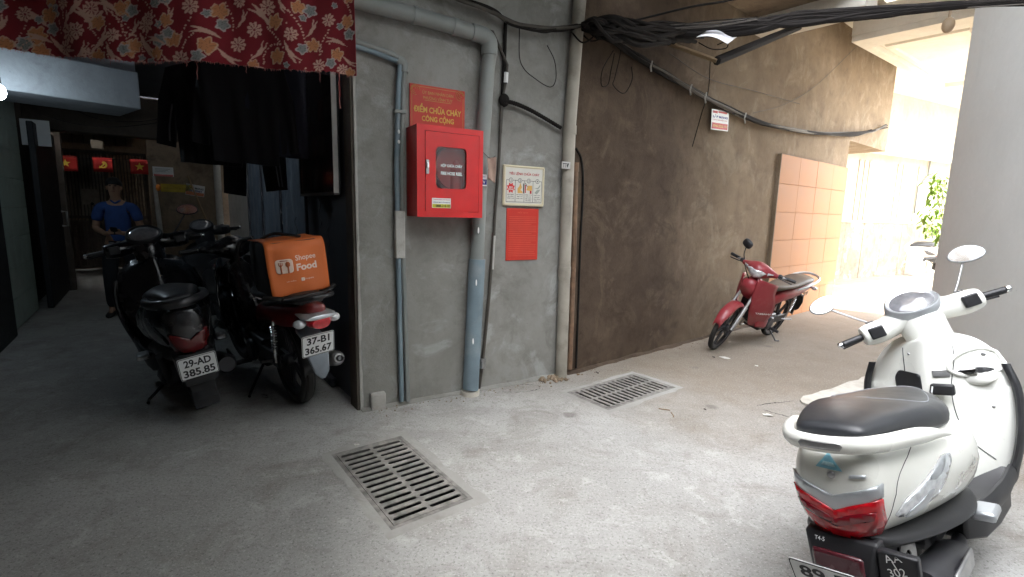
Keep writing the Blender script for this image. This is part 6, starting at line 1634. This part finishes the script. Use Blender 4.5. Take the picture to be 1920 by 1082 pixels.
def flap(u, v):
    # over the top from the front edge, down the back
    L_ = BD * .92 + BH * .98; s_ = v * L_; r_ = .04
    y = -(u - .5) * 2 * (yw - .004) ; wob = .008 * math.sin(u * 9 + 1) * math.sin(v * 7)
    if s_ < BD * .92 - r_: return V((BD / 2 - .06 - s_ + .03, y, BH + .006 + wob))
    xe = BD / 2 - .06 - (BD * .92 - r_) + .03; a = (s_ - (BD * .92 - r_)) / r_
    if a < math.pi / 2: return V((xe - r_ * math.sin(a), y, BH + .006 - r_ * (1 - math.cos(a)) + wob))
    return V((xe - r_ - wob * 1.2 - .012 * math.sin(math.pi * u), y, BH + .006 - r_ - (s_ - (BD * .92 - r_) - r_ * math.pi / 2)))
b.grid(flap, 16, 44); fv = b.bvh(); b.build('orange_cover', M_bag, bag, ang=60, solid=.006)
BK = dict(ux=(0, -1, 0), uy=(0, 0, 1), d=(1, 0, 0))
M_bt = mat('bag_print', (.80, .62, .52), .6, var=.05)
text_decal(fv, 'Shopee', .040, (-.4, -.043, .20), material=M_bt, parent=bag, width=.125, bold=.01, **BK)
text_decal(fv, 'Food', .042, (-.4, -.043, .15), material=M_bt, parent=bag, width=.125, bold=.035, **BK)
text_decal(fv, 'LÀ MẶN', .010, (-.4, .055, .075), material=M_bt, parent=bag, width=.05, **BK)
text_decal(fv, 'Shopee', .013, (-.4, -.045, .075), material=M_bt, parent=bag, width=.06, **BK)
decal('print_square', fv, [(.0, .066), (.02, .066), (.02, .086), (.0, .086)], (-.4, 0, 0), material=M_bt, parent=bag, off=.004, thick=.001, step=.01, rnd_=.004, **BK)
lg = decal('logo_tile', fv, [(-.125, 0.124), (-.035, 0.124), (-.035, 0.205), (-.125, 0.205)], (-.4, 0, 0), material=M_bt, parent=bag, off=.004, thick=.001, step=.01, rnd_=.02, **BK)
M_bagd = mat('bag_orange_dark', (.40, .10, .03), .6)
for poly in ([(-.102, 0.124), (-.094, 0.124), (-.094, 0.165), (-.087, 0.172), (-.087, 0.188), (-.091, 0.188), (-.091, 0.174), (-.096, 0.174), (-.096, 0.188), (-.100, 0.188), (-.100, 0.174), (-.105, 0.174), (-.105, 0.188), (-.109, 0.188), (-.109, 0.172), (-.102, 0.165)],
             [(-.066, 0.124), (-.058, 0.124), (-.058, 0.159), (-.05, 0.167), (-.05, 0.181), (-.057, 0.190), (-.067, 0.190), (-.074, 0.181), (-.074, 0.167), (-.066, 0.159)], [(-.10, 0.194), (-.06, 0.194), (-.06, 0.198), (-.10, 0.198)]):
    decal('cutlery_print', fv, poly, (-.4, 0, 0), material=M_bagd, parent=lg, off=.006, thick=.001, step=.02, **BK)
b = MB(); b.tube(spline([V((.1, .1, BH + .01)), V((.0, .06, BH + .04)), V((-.06, .0, BH + .03)), V((-.1, -.06, BH + .015))], 6), .009, 7); b.build('strap', M_bagb, bag)
b = MB(); b.tube(spline([V((.18, .2, .05)), V((.2, .22, .2)), V((.15, .21, BH)), V((.05, .16, BH + .03))], 6), .010, 7); b.build('strap', M_bagb, bag)
b = MB(); b.tube(spline([V((-.15, -.2, .0)), V((-.24, -.1, -.01)), V((-.25, .1, -.01)), V((-.15, .21, .0))], 6), .014, 8); b.build('bottom_band', M_bagb, bag)
# ================================================================== MAN LOOKING AT HIS PHONE
def skin_mesh(joints, edges, sub=2, root=0):
    """grow a surface round a skeleton of (x, y, z, rx, ry) joints; returns (verts, faces)"""
    me = bpy.data.meshes.new('sk'); me.from_pydata([j[:3] for j in joints], edges, [])
    ob = bpy.data.objects.new('sk', me); COL.objects.link(ob)
    ob.modifiers.new('skin', 'SKIN')
    if not me.skin_vertices: 
        bpy.context.view_layer.objects.active = ob
    sv = me.skin_vertices[0].data if me.skin_vertices else None
    if sv:
        for i, j in enumerate(joints):
            sv[i].radius = (j[3], j[4] if len(j) > 4 else j[3]); sv[i].use_root = (i == root)
    md = ob.modifiers.new('sub', 'SUBSURF'); md.levels = sub; md.render_levels = sub
    dg = bpy.context.evaluated_depsgraph_get(); dg.update()
    m2 = bpy.data.meshes.new_from_object(ob.evaluated_get(dg))
    vs = [tuple(v.co) for v in m2.vertices]; fs = [tuple(p.vertices) for p in m2.polygons]
    bpy.data.objects.remove(ob); bpy.data.meshes.remove(me); bpy.data.meshes.remove(m2)
    return vs, fs
M_skin = mat('skin', (.30, .17, .11), .5, var=.05); M_hair = mat('hair_black', (.012, .010, .010), .5); M_shirt = mat('shirt_blue', (.028, .065, .21), .85, var=.12, bump=.1, bscale=150); M_trs = mat('trousers_dark', (.014, .015, .018), .85, bump=.1); M_shoe = mat('shoe_black', (.012, .011, .011), .5)
mp = gnd(238, 588)
man = empty('person', mp, (0, 0, R(30))); man.scale = (.895,) * 3
tag(man, 'person in a blue short-sleeved shirt and dark trousers looking down at a phone', 'person')
# faces -y; x to the viewer's right
J = [(0, .0, .93, .11, .085), (0, .005, 1.10, .115, .085), (0, -.005, 1.28, .135, .09), (0, .0, 1.41, .09, .07), (0, -.02, 1.49, .05, .05), (0, -.045, 1.56, .062, .075), (0, -.06, 1.64, .072, .088), (0, -.055, 1.71, .055, .065),
     (-.10, 0, .88, .085, .09), (-.12, -.10, .49, .055, .058), (-.13, -.06, .09, .036, .04), (-.14, -.20, .035, .035, .022),
     (.10, .02, .88, .085, .09), (.13, .06, .49, .055, .058), (.15, .16, .10, .036, .04), (.17, .04, .035, .035, .022),
     (-.17, .0, 1.395, .055, .055), (-.235, .01, 1.12, .042, .042), (-.10, -.235, 1.06, .028, .025), (-.055, -.285, 1.075, .030, .016),
     (.17, .0, 1.395, .055, .055), (.235, .01, 1.12, .042, .042), (.10, -.235, 1.06, .028, .025), (.055, -.285, 1.075, .030, .016)]
EG = [(0, 1), (1, 2), (2, 3), (3, 4), (4, 5), (5, 6), (6, 7), (0, 8), (8, 9), (9, 10), (10, 11), (0, 12), (12, 13), (13, 14), (14, 15), (3, 16), (16, 17), (17, 18), (18, 19), (3, 20), (20, 21), (21, 22), (22, 23)]
vs, fs = skin_mesh(J, EG)
b = MB(); b.add(vs, fs)
for s in (-1, 1):
    for k in range(4):
        y0 = -.29 + k * .004; z0 = 1.062 + k * .013; L_ = (.05, .055, .052, .042)[k]
        b.tube([(s * .055, y0, z0), (s * .03, y0 - .022, z0 + .004), (s * (.03 - L_ * .4), y0 - .012, z0 + .004)], [.0085, .008, .006], 7)
    b.tube([(s * .06, -.275, 1.09), (s * .045, -.30, 1.115), (s * .022, -.305, 1.118)], [.010, .009, .007], 7)
    b.ball((s * .072, -.05, 1.63), (.012, .02, .03))
b.tube([(0, -.135, 1.665), (0, -.158, 1.63), (0, -.142, 1.615)], [.008, .015, .010], 8)
b.build('body', M_skin, man, ang=80)
for s in (-1, 1):
    b = MB(); b.ball((s * .028, -.138, 1.652), (.012, .006, .006)); b.build('eye', M_ink, man)
    b = MB(); b.tube([(s * .012, -.146, 1.672), (s * .044, -.136, 1.674)], .004, 5); b.build('eyebrow', M_hair, man)
b = MB(); b.tube([(-.02, -.139, 1.585), (0, -.143, 1.583), (.02, -.139, 1.585)], .004, 6); b.build('mouth', mat('lips', (.22, .09, .07), .5), man)
b = MB(); secs = []
for j in range(9):
    a = R(-18 + 108 * j / 8); secs.append([(.084 * math.cos(a) * math.cos(t_), -.050 + .101 * math.cos(a) * math.sin(t_) * (.86 if math.sin(t_) < 0 and j < 3 else 1), 1.675 + .09 * math.sin(a) + (.022 if (math.sin(t_) < -.3 and j < 3) else 0)) for t_ in [2 * math.pi * k / 22 for k in range(22)]])
b.loft(secs); b.build('hair', M_hair, man, ang=80)
SJ = [(0, .0, .86, .145, .105), (0, .005, 1.08, .14, .10), (0, -.005, 1.28, .158, .105), (0, .0, 1.415, .10, .08), (-.17, 0, 1.395, .075, .072), (-.222, .005, 1.20, .068, .066), (.17, 0, 1.395, .075, .072), (.222, .005, 1.20, .068, .066), (0, -.008, 1.455, .062, .06)]
vs, fs = skin_mesh(SJ, [(0, 1), (1, 2), (2, 3), (3, 4), (4, 5), (3, 6), (6, 7), (3, 8)])
b = MB(); b.add(vs, fs); sh_ = b.build('shirt', M_shirt, man, ang=80)
b = MB(); b.tube(spline([V((-.05, -.03, 1.475)), V((-.035, -.07, 1.462)), V((0, -.085, 1.44)), V((.035, -.07, 1.462)), V((.05, -.03, 1.475))], 5), .011, 7); b.build('collar', M_shirt, sh_)
TJ = [(0, 0, .95, .135, .10), (-.10, 0, .86, .10, .105), (-.12, -.10, .49, .075, .078), (-.128, -.065, .10, .058, .062), (.10, .02, .86, .10, .105), (.13, .06, .49, .075, .078), (.148, .15, .11, .058, .062)]
vs, fs = skin_mesh(TJ, [(0, 1), (1, 2), (2, 3), (0, 4), (4, 5), (5, 6)])
b = MB(); b.add(vs, fs); b.build('trousers', M_trs, man, ang=80)
b = MB(); b.lathe([(.14, 0), (.143, .02), (.14, .04)], 24, Matrix.Translation((0, .0, .925)) @ Matrix.Scale(.76, 4, (0, 1, 0)), closed=False); b.build('belt', M_shoe, man)
b = MB(); b.box((0, -.112, .945), (.035, .01, .028)); b.build('belt_buckle', M_steel, man, bevel=.003)
for a_, t_ in (((-.13, -.05), (-.145, -.25)), ((.15, .17), (.172, -.02))):
    b = MB(); d = (V(t_) - V(a_)).normalized(); n = V((d.y, -d.x)); secs = []
    for u, w, h in ((-.05, .035, .06), (0, .042, .085), (.08, .046, .07), (.16, .046, .05), (.215, .03, .035), (.23, .008, .02)):
        c = V(a_) + d * u; secs.append([V((c.x + n.x * w * math.cos(q), c.y + n.y * w * math.cos(q), .004 + h * .5 + h * .5 * math.sin(q))) for q in [2 * math.pi * k / 14 for k in range(14)]])
    b.loft(secs); b.build('shoe', M_shoe, man)
ph = empty_mx('phone', man.matrix_world if False else Matrix.Translation(mp) @ Matrix.Rotation(R(30), 4, 'Z') @ Matrix.Scale(.895, 4) @ Matrix.Translation((0, -.312, 1.10)) @ Matrix.Rotation(R(50), 4, 'X')); tag(ph, 'small dark phone held in the hands of the person in blue', 'phone')
b = MB(); b.box((0, 0, 0), (.072, .009, .15)); b.build('phone_body', M_black, ph, bevel=.004)
b = MB(); b.box((0, .0055, 0), (.066, .001, .142)); b.build('screen', M_dash, ph, smooth=False)

# ================================================================== PLANT, LITTER, ODDS AND ENDS
M_leaf = mat('leaf_green', (.16, .27, .035), .45, var=.3, scale=9)
base = at(1790, 420, 7.4); base.z = 0
pln = empty('climbing_plant', base); tag(pln, 'bright green leafy climber beside the grey house wall', 'plant')
rl = random.Random(11)
tips = [at(1752, 345, 7.2) - base, at(1762, 330, 7.4) - base, at(1742, 400, 7.1) - base, at(1758, 425, 7.2) - base, at(1765, 380, 7.3) - base]
b = MB()
for t_ in tips:
    P = spline([V((0, 0, .02)), V((.05, .05, .7)), V((t_.x * .45, t_.y * .45, t_.z * .7)), t_], 6); b.tube(P, [.012 * (1 - .7 * i / len(P)) for i in range(len(P))], 6)
b.build('stem', mat('stem_brown', (.12, .10, .05), .8), pln)
b = MB()
for k in range(190):
    t_ = tips[k % 5]; q = V((t_.x, t_.y, t_.z)) * (.86 + .16 * rl.random()) + V((rl.gauss(0, .05), rl.gauss(0, .05), rl.gauss(0, .07)))
    L_ = .06 + .07 * rl.random(); yaw = rl.random() * 6.28; pit = -.2 - rl.random() * 1.1
    mm = Matrix.Translation(q) @ Matrix.Rotation(yaw, 4, 'Z') @ Matrix.Rotation(-pit, 4, 'Y')
    b.add([(0, 0, 0), (L_ * .35, L_ * .22, .006), (L_ * .7, L_ * .17, 0), (L_, 0, -.012), (L_ * .7, -L_ * .17, 0), (L_ * .35, -L_ * .22, .006), (L_ * .5, 0, -.008)], [(0, 1, 6), (1, 2, 6), (2, 3, 6), (3, 4, 6), (4, 5, 6), (5, 0, 6)], mm)
fo = b.build('foliage', M_leaf, pln, ang=80); fo['kind'] = 'stuff'

def scrap(name, label, cat, px, py, size, material, seed, flat=.25):
    rr = random.Random(seed); p = gnd(px, py); b = MB(); n = 9; ring_ = []
    for k in range(n):
        a = 2 * math.pi * k / n; r_ = size * (.55 + .6 * rr.random()); ring_.append((r_ * math.cos(a), r_ * .6 * math.sin(a), .004 + size * flat * rr.random()))
    b.add(ring_ + [(0, 0, .003 + size * flat)], [(k, (k + 1) % n, n) for k in range(n)])
    o = b.build(name, material, smooth=False, solid=.002); o.location = p; o.rotation_euler = (0, 0, rr.random() * 6); tag(o, label, cat)
M_dry = mat('dry_leaf', (.20, .13, .07), .8, var=.3); M_pap = mat('scrap_white', (.62, .60, .55), .7, var=.1); M_peb = mat('pebble_dark', (.07, .06, .05), .9, var=.3)
scrap('paper_scrap', 'pale crumpled scrap beside the floor crack left of the white scooter', 'scrap', 1440, 780, .035, M_pap, 1)
scrap('paper_scrap', 'white flattened scrap on the floor in front of the red motorbike', 'scrap', 1360, 672, .05, M_pap, 2, .08)
scrap('paper_scrap', 'tiny white scrap behind the left corner of the near drain grate', 'scrap', 668, 836, .016, M_pap, 3, .4)
scrap('dry_leaf', 'dark dry leaf on the floor before the red motorbike front wheel', 'leaf', 1338, 671, .028, M_peb, 4)
scrap('dry_leaf', 'dark crumb between the far grate and the corner pipe', 'leaf', 1120, 700, .022, M_peb, 5)
scrap('dry_leaf', 'small dark leaf alone on the floor right of the far grate', 'leaf', 1322, 769, .016, M_peb, 6)
scrap('pebble', 'brown pebble at the foot of the corner pipe', 'pebble', 1085, 704, .022, M_dry, 7, .5)
scrap('pebble', 'dark pebble near the end of the cement strip', 'pebble', 1418, 687, .02, M_pap, 8, .3)
b = MB(); b.tube(spline([gnd(1235, 766, .004), gnd(1248, 768, .006), gnd(1256, 769, .004)], 4), .003, 5); tag(b.build('twig', M_dry), 'thin twig lying in front of the far grate', 'twig')
b = MB(); b.tube(spline([gnd(1258, 773, .004), gnd(1262, 778, .006), gnd(1263, 782, .004)], 4), .003, 5); tag(b.build('twig', M_dry), 'short bent twig nearest the viewer by the far grate', 'twig')
b = MB(); b.tube([gnd(490, 739, .006), gnd(502, 741, .006)], .004, 5); b.tube([gnd(492, 744, .006), gnd(503, 746, .006)], .003, 5); tag(b.build('metal_clip', M_steel), 'small metal clip on the floor behind the delivery motorbike', 'clip')
# rubble in the corner where the conduit and pipe meet the floor
rb = MB(); rr = random.Random(9)
for k in range(60):
    p = W1.pt(1.35 + rr.random() * .22, .0, .02 + rr.random() * .12); s = .006 + .016 * rr.random(); p.z = s * .5
    rb.add([tuple(V(v) * s * (.7 + .6 * rr.random()) + p) for v in ((1, 0, 0), (0, 1, 0), (-1, 0, 0), (0, -1, 0), (0, 0, 1), (0, 0, -1))], [(0, 1, 4), (1, 2, 4), (2, 3, 4), (3, 0, 4), (1, 0, 5), (2, 1, 5), (3, 2, 5), (0, 3, 5)])
tag(rb.build('rubble', MATS['cement_tan'], smooth=False), 'crumbled plaster heaped at the foot of the corner pipe', 'rubble', kind='stuff')
gr = MB()
for k in range(260):
    t_ = rr.random(); p = (W1.pt(t_ * L1, 0, .03 + abs(rr.gauss(0, .07))) if k % 2 else W2.pt(t_ * 3.2, 0, .03 + abs(rr.gauss(0, .1)))); s = .002 + .006 * rr.random() ** 2; p.z = s * .4
    gr.add([tuple(V(v) * s * (.7 + .6 * rr.random()) + p) for v in ((1, 0, 0), (0, 1, 0), (-1, 0, 0), (0, -1, 0), (0, 0, 1))], [(0, 1, 4), (1, 2, 4), (2, 3, 4), (3, 0, 4)])
tag(gr.build('grit', MATS['cement_tan'], smooth=False), 'fine grit gathered along the foot of the walls', 'grit', kind='stuff')
# thin wires sagging over the left passage
for k, (pts, lab) in enumerate(((((80, 215), (140, 232), (220, 238), (330, 226)), 'lowest thin wire sagging under the pale beam at left'), (((120, 195), (180, 222), (260, 228), (335, 215)), 'upper thin wire sagging under the pale beam at left'))):
    cable([at(x, y, 5.6) for x, y in pts], .004, M_cable, 'sagging_wire', lab)
b = MB(); b.box((0, 0, 0), (.14, .06, .12)); o = b.build('junction_box', M_gsh if False else MATS['gate_sheet'], bevel=.008); o.location = at(182, 272, 7.4); o.rotation_euler = (0, 0, R(36)); tag(o, 'small pale junction box above the gate', 'box')
